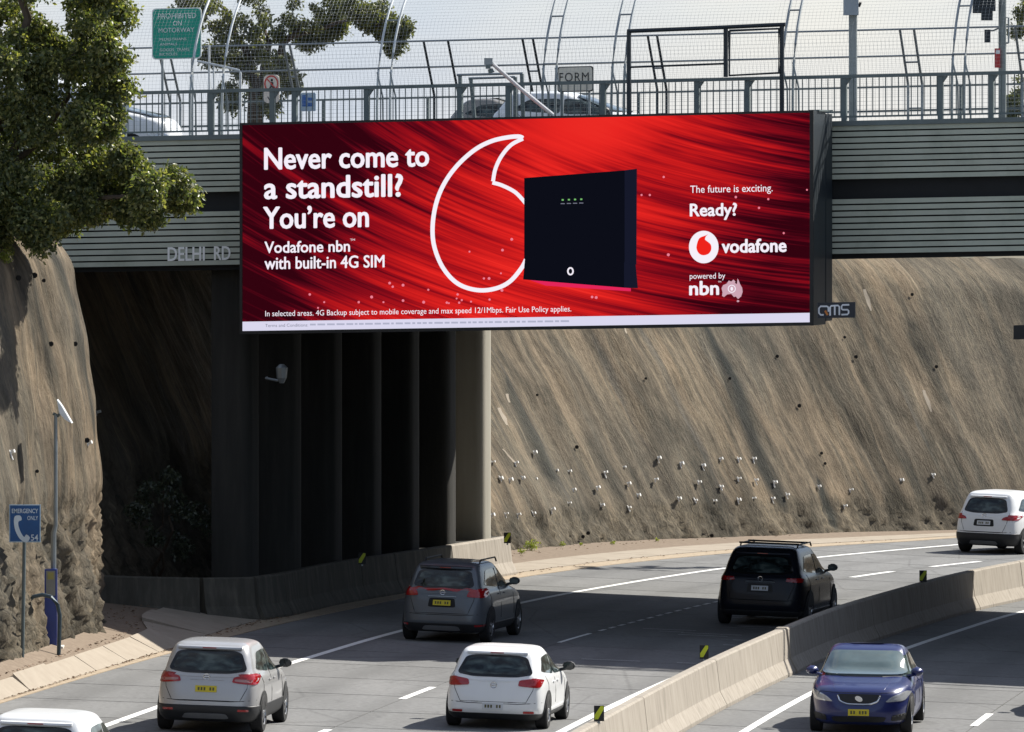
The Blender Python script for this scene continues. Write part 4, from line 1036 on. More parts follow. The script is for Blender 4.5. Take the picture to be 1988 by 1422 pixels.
# big tree on the rock edge, left
YT = 154.0
tb = Vector((footx(YT)-3.9, YT+1.2, 8.7))
tree = empty('overhanging_tree', tb, 'large glossy-leaved green tree overhanging the rock wall at the upper left', 'tree')
mains = [((60, 40), .75), ((180, 50), .75), ((-40, 60), .8), ((215, 110), .5), ((110, 150), .6), ((195, 190), .55), ((30, 180), .8), ((205, 240), .42), ((120, 265), .7), ((30, 300), .8), ((190, 310), .55),
         ((90, 370), .65), ((210, 360), .5), ((15, 405), .6), ((150, 400), .45), ((262, 345), .38), ((285, 375), .38), ((322, 372), .30), ((340, 352), .16), ((355, 385), .16), ((235, 405), .3), ((-60, 250), .9), ((-70, 400), .8), ((225, 20), .38), ((60, 430), .4), ((240, 310), .25), ((290, 410), .22), ((20, 110), .8), ((90, 95), .5), ((150, 110), .5), ((60, 230), .7), ((150, 330), .6), ((-20, 350), .8), ((160, 20), .45), ((60, -30), .8), ((200, -30), .5), ((165, 240), .45), ((100, 430), .35), ((190, 395), .32), ((220, 160), .35), ((40, 370), .6), ((40, 440), .36), ((115, 435), .28), ((-10, 455), .45), ((75, 465), .18)]
mw = [(tuple(P(x, y, YT+random.uniform(-1.0, 1.2))), r) for (x, y), r in mains]
cl = sub_clumps(mw, 15, .85, (.16, .36))
cl = [c for c in cl]
hole = P(120, 38, YT)
cl = [c for c in cl if math.hypot(c[0][0]-hole.x, c[0][2]-hole.z) > .33]
V = leaves(cl, 215, .105, .2)
px = CX+V[:, 0]*FPX/V[:, 1]; py = HY+(CH-V[:, 2])*FPX/V[:, 1]
leaf_obj(V, 'crown', M_LEAF, tree, tb)
mb = MB()
limb(mb, tb-Vector((0, 0, .6)), P(20, 200, YT+.3), .26, .12, .4); limb(mb, P(-40, 420, YT+1), P(150, 150, YT), .14, .04, .5); limb(mb, P(-40, 430, YT+.8), P(330, 370, YT-.2), .12, .015, .35)
limb(mb, P(0, 330, YT+.5), P(200, 200, YT), .08, .02, .5); limb(mb, P(20, 200, YT+.3), P(60, -120, YT), .12, .05, .4); limb(mb, P(20, 210, YT+.3), P(190, 60, YT), .08, .02, .4); limb(mb, P(-30, 380, YT+.5), P(110, 120, YT-.5), .05, .02, .5)
mb.build('trunk', M_BARK, tree, smooth=True)
# tree beyond the bridge
YB = 204.0
tb2 = P(505, 330, YB+1)
tree2 = empty('gum_tree', tb2, 'spreading olive-green gum tree beyond the bridge behind the mesh screen', 'tree')
mains = [((330, 0), .9), ((400, 30), .6), ((450, 60), .7), ((500, 20), .9), ((520, 90), .62), ((480, 130), .55), ((540, 130), .42), ((500, 175), .45), ((585, 25), .7), ((620, 65), .32), ((650, 15), .6), ((655, 52), .28), ((700, 15), .5), ((740, 25), .5), ((750, 60), .32), ((775, 60), .25), ((765, 90), .2), ((720, 40), .22), ((425, 110), .4), ((350, 40), .4), ((590, 75), .3), ((560, 160), .22), ((800, -40), .6), ((600, -60), .9), ((440, -60), 1.), ((700, -70), .8), ((440, 190), .3), ((520, 205), .3)]
mw = [(tuple(P(x, y, YB+random.uniform(-1.2, 1.2))), r) for (x, y), r in mains]
cl = sub_clumps(mw, 11, .9, (.14, .32))
V = leaves(cl, 190, .12, .2); leaf_obj(V, 'crown', M_LEAF2, tree2, tb2)
mb = MB(); limb(mb, P(500, 500, YB+1), P(505, 170, YB), .32, .2, .3); limb(mb, P(505, 175, YB), P(440, 20, YB), .16, .05, .5); limb(mb, P(505, 175, YB), P(580, 40, YB), .18, .07, .4); limb(mb, P(560, 75, YB), P(700, 30, YB), .08, .03, .4)
limb(mb, P(700, 30, YB), P(765, 70, YB), .03, .012, .4); limb(mb, P(505, 200, YB), P(520, 60, YB), .16, .06, .4); limb(mb, P(440, 20, YB), P(340, -40, YB), .05, .02, .4); mb.build('trunk', M_BARK, tree2, smooth=True)
# tree at the right edge
YR = 206.0; tb3 = P(2030, 300, YR)
tree3 = empty('roadside_tree', tb3, 'dark leafy tree at the upper right edge behind the traffic signal', 'tree')
mains = [((1988, 30), .35), ((1975, 60), .22), ((2010, 0), .6), ((1985, 170), .35), ((1972, 200), .25), ((2000, 220), .45), ((2040, 120), .8), ((2030, 40), .6), ((1962, 225), .15), ((2050, 220), .6)]
cl = sub_clumps([(tuple(P(x, y, YR+random.uniform(-.8, .8))), r) for (x, y), r in mains], 9, .85, (.1, .24))
V = leaves(cl, 190, .10, .2); leaf_obj(V, 'crown', M_LEAF2, tree3, tb3)
mb = MB(); limb(mb, P(2035, 420, YR), P(2030, 60, YR), .2, .1, .3); limb(mb, P(2030, 230, YR), P(1985, 190, YR), .05, .02, .4); mb.build('trunk', M_BARK, tree3, smooth=True)
# weeds at the foot of the far wall and tufts at the verge
weeds = [(1032, 1074, .16, 'tallest bright green weed tuft at the rock foot just past the barrier end'), (1012, 1080, .08, 'tiny weed right beside the barrier end'), (1092, 1066, .07, 'low weed below the dark hollow in the rock foot'), (1128, 1064, .05, 'smallest weed sprig under the rock hollow'), (1190, 1062, .06, 'thin weed patch midway along the sunlit rock foot'), (1275, 1056, .05, 'faint weed at the rock foot before the black car'),
         (8, 512, .16, 'bright green shoot on top of the rock wall at the left edge')]
for x, y, r, lb in weeds:
    if y > 600: h_ = None; Xg, Yg = g(x, y, 0); c_ = Vector((Xg, Yg, gz(Xg)+.07))
    else: h_, n_ = hit_wall(x, y); c_ = h_ if h_ else P(x, y, 152)
    w = empty('weed', c_, lb, 'weed', 'weeds along the rock wall')
    V = leaves([((c_.x, c_.y, c_.z+r*.8), (r*1.3, r*1.3, r))], 900, .05, .1); leaf_obj(V, 'foliage', M_WEED, w, c_)
bx0 = Vector((-7.9, 171.5, .9)); bush = empty('scrub_bush', bx0, 'dark scrubby bush growing on the shaded rock beside the bridge columns', 'bush')
cl = sub_clumps([(tuple(P(x, y, Yb)), r) for x, y, Yb, r in ((300, 960, 168.5, .4), (345, 985, 169.5, .45), (390, 1010, 171, .35), (300, 1040, 168.5, .3), (360, 1060, 170.5, .35), (265, 1000, 167.5, .25), (330, 930, 169.5, .25))], 9, .9, (.1, .22))
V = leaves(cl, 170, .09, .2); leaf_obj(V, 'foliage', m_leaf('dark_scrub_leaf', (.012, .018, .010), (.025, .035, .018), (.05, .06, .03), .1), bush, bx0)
mb = MB(); limb(mb, bx0, P(345, 985, 169.5), .05, .02, .5); limb(mb, bx0, P(300, 960, 168.5), .04, .015, .5); mb.build('stem', M_BARK, bush)
# litter of leaves along the gutter
mb = MB()
for _ in range(900):
    Yg = random.uniform(132, 172) if random.random() < .8 else random.uniform(190, 215); w = random.choice((random.gauss(.12, .03), random.gauss(.88, .08)))
    X = vx(w, Yg); z = gz(X)+(.035 if w < .3 else (.33 if Yg < 180 else .085)); s_ = random.uniform(.02, .06); a_ = random.uniform(0, 6.3)
    mb.add([(X+s_*math.cos(a_), Yg+s_*math.sin(a_), z), (X-s_*.4*math.sin(a_), Yg+s_*.4*math.cos(a_), z+.02), (X-s_*math.cos(a_), Yg-s_*math.sin(a_), z+.01), (X+s_*.4*math.sin(a_), Yg-s_*.4*math.cos(a_), z+.005)], [(0, 1, 2, 3)])
o = mb.build('leaf_litter', plain('dead_leaf', (.16, .09, .045), .8, 0, 0, .5, 9), fix=False); tag(o, 'dry brown leaf litter along the gutter and rock foot', 'leaf litter', kind='stuff')
# houses far beyond the cutting, in the gap under the bridge
M_HW = plain('white_render', (.7, .7, .68), .7); M_HG = plain('grey_roof', (.16, .16, .18), .7); M_GL = plain('dark_glass', (.02, .025, .03), .1)
def house(xp, w, lb, Yh=262):
    c_ = P(xp, 545, Yh); z0 = c_.z-.6
    h_ = empty('house', (c_.x, Yh, z0), lb, 'house')
    mb = MB(); mb.box(c_.x-w/2, c_.x+w/2, Yh, Yh+8, z0, z0+3.2); wl_ = mb.build('wall', M_HW, h_)
    mb = MB(); mb.prism([(-w/2-.4, 3.2), (w/2+.4, 3.2), (0, 5)], lambda a, b, d: (c_.x+a, Yh+d, z0+b), -.4, 8.4); mb.build('roof', M_HG, h_)
    for k in range(max(1, int(w/1.1))):
        x0 = c_.x-w/2+.3+k*1.1; mb = MB(); mb.box(x0, x0+.55, Yh-.03, Yh+.05, z0+.2, z0+1.9); wd = mb.build('window', M_GL, h_)
house(1900, 2.6, 'white house glimpsed above the rock wall under the bridge'); house(2010, 1.8, 'pale house at the far right edge above the rock wall', 258)
YS = 245; c_ = P(1962, 548, YS); sh = empty('garden_shrub', c_, 'bright green shrub above the rock wall at the right', 'shrub')
V = leaves([(tuple(P(1958, 528, YS)), .3), (tuple(P(1968, 518, YS)), .28), (tuple(P(1950, 540, YS)), .22), (tuple(P(1970, 545, YS)), .2)], 300, .12, .2); leaf_obj(V, 'foliage', M_WEED, sh, c_)

# right-hand cutting wall and upland, mostly outside the frame
v = []; ys = np.arange(30, 300, 3.0)
for y in ys:
    x = lx(19.5, y); v += [(x, y, gz(x)-.3), (x+1.6, y, 7.0), (x+4, y, 7.3), (x+700, y+40, 7.0)]
mb = MB(); mb.add(v, [(4*i+k, 4*i+k+1, 4*i+k+5, 4*i+k+4) for i in range(len(ys)-1) for k in (0,)]); o = mb.build('right_rock_cutting', m_conc('plain_shotcrete', [(.09, .08, .07), (.16, .135, .105), (.22, .18, .14)], .2, .8), fix=False)
tag(o, 'sprayed concrete rock wall along the right of the motorway', 'rock wall')
mb = MB(); mb.add(v, [(4*i+k, 4*i+k+1, 4*i+k+5, 4*i+k+4) for i in range(len(ys)-1) for k in (1, 2)]); o = mb.build('hillside', M_GROUND, fix=False); tag(o, kind='structure')

# ------------------------------------------------------------------ cars
M_TYRE = plain('tyre_rubber', (.015, .015, .016), .85); M_RIM = plain('alloy_rim', (.55, .56, .58), .3, .85); M_PLAS = plain('black_plastic', (.014, .015, .017), .55)
t = NT('reflection_tint_glass'); n_ = t.noise(t.coords('Object', (1.2, 1.2, 3.2)), 2.2, 3, .5, .4)
t.setc(t.ramp(n_, [(.40, (.006, .009, .010)), (.52, (.03, .045, .045)), (.62, (.075, .10, .095))])); t.set(Roughness=.05); M_GLASS = t.m  # teal reflections painted into the glass colour as soft noise
M_FRIT = plain('black_glass_border', (.008, .009, .010), .12, 0, 0, .02); M_CHR = plain('chrome', (.75, .76, .78), .12, 1); M_SEAM = plain('panel_gap', (.01, .01, .01), .8)
M_RED = plain('tail_lamp_red', (.33, .008, .01), .12, 0, .6); M_LAMP = plain('clear_lamp', (.55, .57, .6), .08, .5, .5); M_PY = plain('plate_yellow', (.62, .50, .02), .45, 0, 0, .03); M_PWH = plain('plate_white', (.6, .62, .64), .45)
def paint(name, c, metal=0.0, rough=.32): return plain(name, c, rough, metal, .45, .02)
def superell(spec):
    H_, W_, L_ = spec['H'], spec['W']/2, spec['L']
    z = [H_*a for a in spec['z']]; fW = pchip(z, [W_*a for a in spec['w']]); fR = pchip(z, spec['r']); fF = pchip(z, [L_-a for a in spec['f']])
    return fW, fR, fF, z
SUVP = dict(z=[.13, .17, .27, .38, .50, .58, .625, .66, .80, .90, .945, .975, .992, 1.0], w=[.88, .95, .995, 1.0, .99, .965, .94, .905, .83, .765, .72, .65, .52, .3],
            r=[.14, .07, .0, .015, .045, .075, .105, .14, .26, .36, .43, .58, .9, 1.5], f=[.18, .06, 0, .02, .12, .42, .85, 1.15, 1.72, 2.05, 2.2, 2.4, 2.6, 2.75])
HATP = dict(z=[.12, .16, .27, .38, .50, .60, .65, .69, .82, .91, .95, .98, .993, 1.0], w=[.88, .95, .995, 1.0, .99, .96, .93, .89, .82, .76, .72, .65, .52, .3],
            r=[.14, .07, .0, .01, .04, .07, .11, .16, .32, .44, .52, .68, 1.0, 1.6], f=[.18, .06, 0, .03, .15, .5, .95, 1.2, 1.75, 2.1, 2.25, 2.4, 2.55, 2.65])
SEDP = dict(z=[.12, .16, .27, .38, .48, .55, .60, .64, .68, .80, .90, .95, .985, 1.0], w=[.88, .95, .99, 1.0, .995, .975, .95, .93, .88, .80, .74, .69, .58, .3],
            r=[.14, .07, .0, .03, .05, .08, .16, .40, .75, 1.2, 1.6, 1.85, 2.1, 2.4], f=[.16, .05, 0, .02, .07, .22, .62, 1.1, 1.42, 1.74, 2.02, 2.20, 2.45, 2.65])
def make_car(name, label, spec, X, Y, head, base='rear', scale_note=None):
    """spec gives profile and finish; X,Y ground position of the rear (or front) centre"""
    fW, fR, fF, zs = superell(spec); H_, W_, L_ = spec['H'], spec['W'], spec['L']; NR, NF = spec.get('nr', 8), spec.get('nf', 5)
    root = empty(name, (X, Y, gz(X)), label, spec.get('cat', 'car'), spec.get('group', 'cars driving on the motorway'))
    Rm = Matrix.Rotation(spec.get('bank', BANK), 4, 'Y') @ Matrix.Rotation(-head, 4, 'Z')
    if base == 'front': Rm = Rm @ Matrix.Translation((0, -L_, 0))
    root.matrix_world = Matrix.Translation((X, Y, spec.get('z0', gz(X)))) @ Rm
    def side_x(y, z):
        W, R, F = fW(z), fR(z), fF(z); yc, lh = (R+F)/2, (F-R)/2; q = min(1, abs((y-yc)/lh)); n = NR if y < yc else NF
        return W*(1-q**n)**(1/n)
    def rear_y(x, z):
        W, R, F = fW(z), fR(z), fF(z); yc, lh = (R+F)/2, (F-R)/2; q = min(.995, abs(x/W)); return yc-lh*(1-q**NR)**(1/NR)
    def front_y(x, z):
        W, R, F = fW(z), fR(z), fF(z); yc, lh = (R+F)/2, (F-R)/2; q = min(.995, abs(x/W)); return yc+lh*(1-q**NF)**(1/NF)
    def hull(zlist, grow=0.0, NT_=112):
        v = []; f = []
        for z in zlist:
            W, R, F = fW(z)+grow, fR(z)-grow, fF(z)+grow; yc, lh = (R+F)/2, (F-R)/2
            for k in range(NT_):
                a = 2*math.pi*k/NT_; c, s = math.cos(a), math.sin(a); n = NR if s < 0 else NF
                x = W*math.copysign(abs(c)**(2/n), c); yv = yc+lh*math.copysign(abs(s)**(2/n), s); v.append((x, yv, z))
        for i in range(len(zlist)-1):
            for k in range(NT_):
                a = i*NT_+k; b = i*NT_+(k+1) % NT_; f.append((a, b, b+NT_, a+NT_))
        f.append(tuple(range(NT_))[::-1]); f.append(tuple(range((len(zlist)-1)*NT_, len(zlist)*NT_)))
        return v, f
    zl = sorted(set(list(np.linspace(zs[0], zs[-4], 64))+list(np.linspace(zs[-4], zs[-1], 14))))
    mb = MB(); mb.add(*hull(zl)); mb.build('body', spec['paint'], root, local=True, smooth='all')
    clad = spec.get('clad')
    if clad:
        z2 = [z for z in zl if z <= clad*H_]+[clad*H_]
        mb = MB(); mb.add(*hull(z2, .012)); mb.build('lower_cladding', M_PLAS, root, local=True, smooth='all')
    def patch(kind, outline, mat, nm, off=.006, rings=4, parent=root, th=.015):
        fn = {'rear': lambda a, z: Vector((a, rear_y(a, z), z)), 'front': lambda a, z: Vector((a, front_y(a, z), z)),
              'right': lambda a, z: Vector((side_x(a, z), a, z)), 'left': lambda a, z: Vector((-side_x(a, z), a, z))}[kind]
        def at(a, z, o):
            p = fn(a, z); e = .01; da = fn(a+e, z)-p; dz = fn(a, z+e)-p; n = da.cross(dz)
            if n.length < 1e-9: n = Vector((0, -1, 0))
            n.normalize(); ref = {'rear': Vector((0, -1, .3)), 'front': Vector((0, 1, .3)), 'right': Vector((1, 0, .1)), 'left': Vector((-1, 0, .1))}[kind]
            if n.dot(ref) < 0: n = -n
            return p+n*o
        dn = []
        for i_ in range(len(outline)):
            p_, q_ = outline[i_], outline[(i_+1) % len(outline)]; k_ = max(1, int(math.hypot(q_[0]-p_[0], q_[1]-p_[1])/.07))
            dn += [(p_[0]+(q_[0]-p_[0])*j_/k_, p_[1]+(q_[1]-p_[1])*j_/k_) for j_ in range(k_)]
        outline = dn
        ca = sum(p[0] for p in outline)/len(outline); cz = sum(p[1] for p in outline)/len(outline); n = len(outline); v = [at(ca, cz, off)]; f = []
        for r in range(1, rings+1):
            for a, z in outline: v.append(at(ca+(a-ca)*r/rings, cz+(z-cz)*r/rings, off))
        for a, z in outline: v.append(at(a, z, off-th))
        for k in range(n): f.append((0, 1+k, 1+(k+1) % n))
        for r in range(rings):
            for k in range(n):
                a = 1+r*n+k; b = 1+r*n+(k+1) % n; f.append((a, b, b+n, a+n))
        mb = MB(); mb.add(v, f); return mb.build(nm, mat, parent, local=True, smooth=True)
    def rq(pts, r=.25, k=5):       # rounded polygon
        out = []; n = len(pts)
        for i in range(n):
            p = Vector(pts[i]); a = Vector(pts[i-1]); b = Vector(pts[(i+1) % n]); ra = p+(a-p)*min(r, .48); rb = p+(b-p)*min(r, .48)
            for j in range(k+1):
                t = j/k; out.append(tuple((1-t)**2*ra+2*t*(1-t)*p+t*t*rb))
        return out
    def seam(kind, pts, nm='panel_seam', r=.006, mat=M_SEAM):
        pp = []
        for i in range(len(pts)-1):
            for j in range(4): pp.append(tuple(Vector(pts[i]).lerp(Vector(pts[i+1]), j/4)))
        pp.append(pts[-1]); fn = {'rear': lambda a, z: (a, rear_y(a, z)-.001, z), 'front': lambda a, z: (a, front_y(a, z)+.001, z), 'right': lambda a, z: (side_x(a, z)+.001, a, z), 'left': lambda a, z: (-side_x(a, z)-.001, a, z)}[kind]
        mb = MB(); mb.tube([fn(a, z) for a, z in pp], r, 4); return mb.build(nm, mat, root, local=True)
    hw = W_/2
    # rear glass
    w0, w1, wz0, wz1 = spec['rwin']
    rw = patch('rear', rq([(-w0, wz0+.05), (-w0*.55, wz0-.0), (w0*.55, wz0-.0), (w0, wz0+.05), (w1, wz1), (-w1, wz1)], .22), M_FRIT, 'rear_window', .010, 6)
    patch('rear', rq([(-w0*.9, wz0+.085), (-w0*.5, wz0+.04), (w0*.5, wz0+.04), (w0*.9, wz0+.085), (w1*.9, wz1-.035), (-w1*.9, wz1-.035)], .24), M_GLASS, 'pane', .013, 6, rw)
    if spec['showrear']:
        seam('rear', [(-w0*.2, wz0+.03), (w0*.35, wz0+.05)], 'wiper', .008, M_PLAS)
        tgw = w0*1.08
        seam('rear', [(-tgw, wz0+.02), (-tgw*.95, spec['tg'][0]), (-tgw*.8, spec['tg'][1]), (tgw*.8, spec['tg'][1]), (tgw*.95, spec['tg'][0]), (tgw, wz0+.02)], 'tailgate_seam')
        for s in (-1, 1):
            lp = [(s*a, z) for a, z in spec['lamp']]
            o = patch('rear', rq(lp, .2, 3), M_RED, 'tail_light', .014, 3)
            sx = [(y_, z_) for y_, z_ in spec['lampside']]
            patch('right' if s > 0 else 'left', rq(sx, .2, 3), M_RED, 'tail_light', .014, 3)
            if spec.get('lampchrome'): patch('rear', rq([(s*a, z) for a, z in spec['lampchrome']], .3, 3), plain('lamp_clear_red', (.45, .22, .2), .15, .3, .5), 'lamp_insert', .018, 2, o)
            if spec.get('refl'): a, z = spec['refl']; patch('rear', rq([(s*(a-.09), z-.018), (s*(a+.09), z-.018), (s*(a+.09), z+.018), (s*(a-.09), z+.018)], .1, 2), M_RED, 'reflector', .02, 2)
        pz, pm = spec['plate']; pw = .19
        patch('rear', rq([(-.30, pz-.09), (.30, pz-.09), (.27, pz+.10), (-.27, pz+.10)], .15, 3), spec.get('recess', M_SEAM), 'plate_recess', .003, 2)
        pl = patch('rear', [(-pw, pz-.055), (pw, pz-.055), (pw, pz+.055), (-pw, pz+.055)], pm, 'number_plate', .018, 2)
        for k in range(6):
            if k == 3: continue
            xk = -.145+k*.052; patch('rear', [(xk, pz-.028), (xk+.032, pz-.028), (xk+.032, pz+.026), (xk, pz+.026)], plain('plate_ink', (.10, .09, .03), .6), 'plate_mark', .021, 1, pl, .002)
        bz = spec['badge']; mb = MB(); yb = rear_y(0, bz)-.012
        mb.tube([(.055*math.cos(a), yb-.002, bz+.05*math.sin(a)) for a in np.linspace(0, 2*math.pi, 17)], .009, 5); mb.tube([(-.05, yb-.003, bz), (.05, yb-.003, bz)], .010, 4); mb.build('badge', M_CHR, root, local=True)
        seam('rear', [(-.95*hw, spec['bump']), (-.5*hw, spec['bump']-.03), (.5*hw, spec['bump']-.03), (.95*hw, spec['bump'])], 'bumper_seam')
        if spec.get('strip'): seam('rear', [(-.33*hw, spec['strip']), (.33*hw, spec['strip'])], 'chrome_strip', .014, M_STEEL)
        seam('rear', [(-.30, spec['tg'][0]+.14), (.30, spec['tg'][0]+.14)], 'tailgate_crease', .007, spec['paint'])
        seam('rear', [(-w0*1.0, wz0-.035), (-w0*.4, wz0-.06), (w0*.4, wz0-.06), (w0*1.0, wz0-.035)], 'tailgate_crease', .006, spec['paint'])
        if spec.get('clad', 0) > .22: patch('rear', rq([(-.42, .27), (.42, .27), (.36, .36), (-.36, .36)], .2, 3), plain('dull_silver_skid', (.22, .225, .23), .45, .5), 'skid_plate', .022, 2)
        # spoiler lip over the glass
        zt = wz1+.045; mb = MB(); pts = []
        for a in np.linspace(-w1*1.02, w1*1.02, 9): pts.append((a, rear_y(a, zt)-.05+.02*abs(a/w1), zt+.005))
        v = []
        for p in pts: v += [(p[0], p[1]-.03, p[2]-.02), (p[0], p[1]-.02, p[2]+.012), (p[0], p[1]+.22, p[2]+.05), (p[0], p[1]+.1, p[2]-.03)]
        f = [(4*i+k, 4*i+(k+1) % 4, 4*i+4+(k+1) % 4, 4*i+4+k) for i in range(8) for k in range(4)]+[(0, 1, 2, 3), (32, 35, 34, 33)]
        mb.add(v, f); sp_ = mb.build('spoiler', spec.get('spoil', spec['paint']), root, local=True, smooth=True)
        mb = MB(); mb.box(-.12, .12, pts[4][1]-.034, pts[4][1]-.028, pts[4][2]-.012, pts[4][2]+.004); mb.build('brake_light', M_RED, sp_, local=True)
        if spec.get('exhaust'):
            for s in (-1, 1): mb = MB(); mb.tube([(s*.5*hw, .02, .3), (s*.5*hw, .3, .3)], .035, 8); mb.build('exhaust', M_CHR, root, local=True)
    # side windows + seams
    for kind in ('right', 'left'):
        a0 = spec['side'][0]; a1 = spec['side'][1]; mid = (a0+a1)/2; zb, zt = spec['side'][2], spec['side'][3]
        patch(kind, rq([(a0, zb+.10), (mid-.06, zb+.01), (mid-.06, zt), (a0+.42, zt-.02)], .15, 3), M_GLASS, 'side_window', .008, 4)
        patch(kind, rq([(mid+.03, zb+.01), (a1, zb-.01), (a1-.42, zt-.06), (mid+.03, zt)], .12, 3), M_GLASS, 'side_window', .008, 4)
        seam(kind, [(mid-.02, zt), (mid-.02, .36*H_*.8)], 'door_seam'); seam(kind, [(a1-.05, zb-.02), (a1+.02, .3*H_)], 'door_seam'); seam(kind, [(a0+.15, zb+.03), (a0+.35, .55*H_), (a0+.25, .33*H_)], 'door_seam')
        sgn = 1 if kind == 'right' else -1
        for yd in (mid-.22, a1-.95):
            xh = side_x(yd, zb-.12)+.012; mb = MB(); mb.tube([(sgn*xh, yd-.08, zb-.12), (sgn*(xh+.012), yd, zb-.12), (sgn*xh, yd+.08, zb-.12)], .012, 5); mb.build('door_handle', spec['paint'], root, local=True)
        # mirror
        xm = side_x(a1-.1, zb+.0); mb = MB(); ym = a1-.18
        vsp = []
        for (rx, yy_) in ((.5, -.08), (.95, -.05), (1, 0), (.8, .07), (.35, .12)):
            for k in range(10): a = 2*math.pi*k/10; vsp.append((sgn*(xm+.17+.12*rx*math.cos(a)), ym+yy_, zb+.09+.085*rx*math.sin(a)))
        mb.add(vsp, [(10*i+k, 10*i+(k+1) % 10, 10*i+10+(k+1) % 10, 10*i+10+k) for i in range(4) for k in range(10)]+[tuple(range(10)), tuple(range(40, 50))])
        mb.tube([(sgn*(xm-.03), ym+.02, zb+.0), (sgn*(xm+.12), ym+.02, zb+.04)], .03, 5)
        mir = mb.build('wing_mirror', spec.get('mirror', M_PLAS), root, local=True, smooth=True)
        mb = MB(); mb.box(sgn*(xm+.17)-.09, sgn*(xm+.17)+.09, ym-.086, ym-.081, zb+.03, zb+.15); mb.build('mirror_glass', M_GLASS, mir, local=True)
        if spec.get('rails'):
            zr_ = H_*.972; xr = fW(zr_)*.97; mb = MB(); mb.tube([(sgn*xr, 1.0, zr_-.01), (sgn*xr, 1.1, zr_+.07), (sgn*xr, 2.6, zr_+.07), (sgn*xr, 2.75, zr_-.02)], .018, 5); mb.build('roof_rail', M_PLAS, root, local=True)
    if spec.get('crossbar'):
        zr_ = H_*.972; xr = fW(zr_)*1.02
        for yb_ in (1.05, 2.1): mb = MB(); mb.tube([(-xr, yb_, zr_+.08), (xr, yb_, zr_+.08)], .024, 6); mb.build('roof_bar', M_PLAS, root, local=True)
    # wheels
    rw_ = spec.get('wr', .33)
    for s in (-1, 1):
        for yw in (spec.get('ax', (.82, .88))[0], L_-spec.get('ax', (.82, .88))[1]):
            xo = side_x(yw, .55)
            kind = 'right' if s > 0 else 'left'
            arch_ = [(yw+(rw_+.055)*math.cos(a), rw_+(rw_+.055)*math.sin(a)) for a in np.linspace(-.42, math.pi+.42, 20)]
            arch_ = [(a, max(z, zs[0]+.01)) for a, z in arch_]
            patch(kind, arch_, M_BLACK, 'wheel_arch', .008 if not clad else .018, 2)
            x1 = s*(xo+(.022 if clad else .012)); x0 = s*(xo-.20)
            pr = [(0, .60), (0, .93), (.10, 1.0), (.9, 1.0), (1, .93), (1, .60)]
            mb = MB(); v = []; n = 24
            for k in range(n):
                a = 2*math.pi*k/n
                for d, r in pr: v.append((x0+(x1-x0)*d, yw+rw_*r*math.cos(a), rw_+rw_*r*math.sin(a)))
            m_ = len(pr); mb.add(v, [(k*m_+j, k*m_+j+1, ((k+1) % n)*m_+j+1, ((k+1) % n)*m_+j) for k in range(n) for j in range(m_-1)])
            mb.add([v[k*m_] for k in range(n)], [tuple(range(n))])
            wh = mb.build('wheel', M_TYRE, root, local=True, smooth=True)
            mb = MB()
            for k in range(5):
                a = 2*math.pi*k/5+.3; ca, sa = math.cos(a), math.sin(a)
                for (r0, r1, ww) in ((.05, .62, .07),):
                    q = []
                    for r, w2 in ((r0, ww*.6), (r1, ww)):
                        for t in (-1, 1): q.append((yw+rw_*(r*ca-w2*t*sa), rw_+rw_*(r*sa+w2*t*ca)))
                    mb.prism([q[0], q[1], q[3], q[2]], lambda a_, b_, d: (x1+s*d, a_, b_), -.035, -.012)
            mb.tube([(x1-s*.02, yw+rw_*.62*math.cos(a), rw_+rw_*.62*math.sin(a)) for a in np.linspace(0, 2*math.pi, 25)], .018, 5)
            mb.tube([(x1-s*.05, yw, rw_), (x1-s*.008, yw, rw_)], .05, 8); mb.build('rim', M_RIM, wh, local=True)
            mb = MB(); mb.tube([(x1-s*.07, yw, rw_), (x1-s*.06, yw, rw_)], rw_*.6, 18); mb.build('brake_disc', M_PLAS, wh, local=True)
    # windscreen, front lamps
    fz0, fz1, f0, f1 = spec['wind']
    patch('front', rq([(-f0, fz0), (f0, fz0), (f1, fz1), (-f1, fz1)], .12, 3), M_GLASS if not spec.get('pale') else spec['pale'], 'windscreen', .034, 8, root, .05)
    for s in (-1, 1):
        lp = spec.get('hl', [(.50, .62), (.80, .66), (.84, .76), (.74, .78), (.52, .69)])
        patch('front', rq([(s*a*hw/.9, z) for a, z in lp], .2, 3), M_LAMP, 'headlight', .012, 3)
    if spec.get('front'):
        gr = [(-.42, .735), (.42, .735), (.33, .62), (.2, .575), (-.2, .575), (-.33, .62)]
        o = patch('front', rq(gr, .2, 4), M_BLK, 'grille', .012, 3)
        ring = rq([(-.40, .74), (-.34, .615), (-.2, .56), (.2, .56), (.34, .615), (.40, .74)], .3, 4)[3:-3]
        mb = MB(); mb.tube([(a, front_y(a, z)+.02, z) for a, z in ring], .016, 6); mb.build('chrome_trim', M_CHR, root, local=True)
        mb = MB(); q = circ(0, 0, .07, .05, 12); yb = front_y(0, .66)+.025
        mb.prism([(a, .66+b+.25*a) for a, b in q], lambda a, b, d: (a, yb+d, b), 0, .015); mb.build('badge', M_CHR, root, local=True)
        pl = patch('front', [(-.19, .36), (.19, .36), (.19, .47), (-.19, .47)], M_PY, 'number_plate', .03, 2)
        for k in range(6):
            if k == 3: continue
            xk = -.145+k*.052; patch('front', [(xk, .388), (xk+.032, .388), (xk+.032, .442), (xk, .442)], plain('plate_ink', (.10, .09, .03), .6), 'plate_mark', .033, 1, pl, .002)
        patch('front', rq([(-.45, .24), (.45, .24), (.5, .34), (-.5, .34)], .2, 3), M_BLK, 'lower_grille', .01, 2)
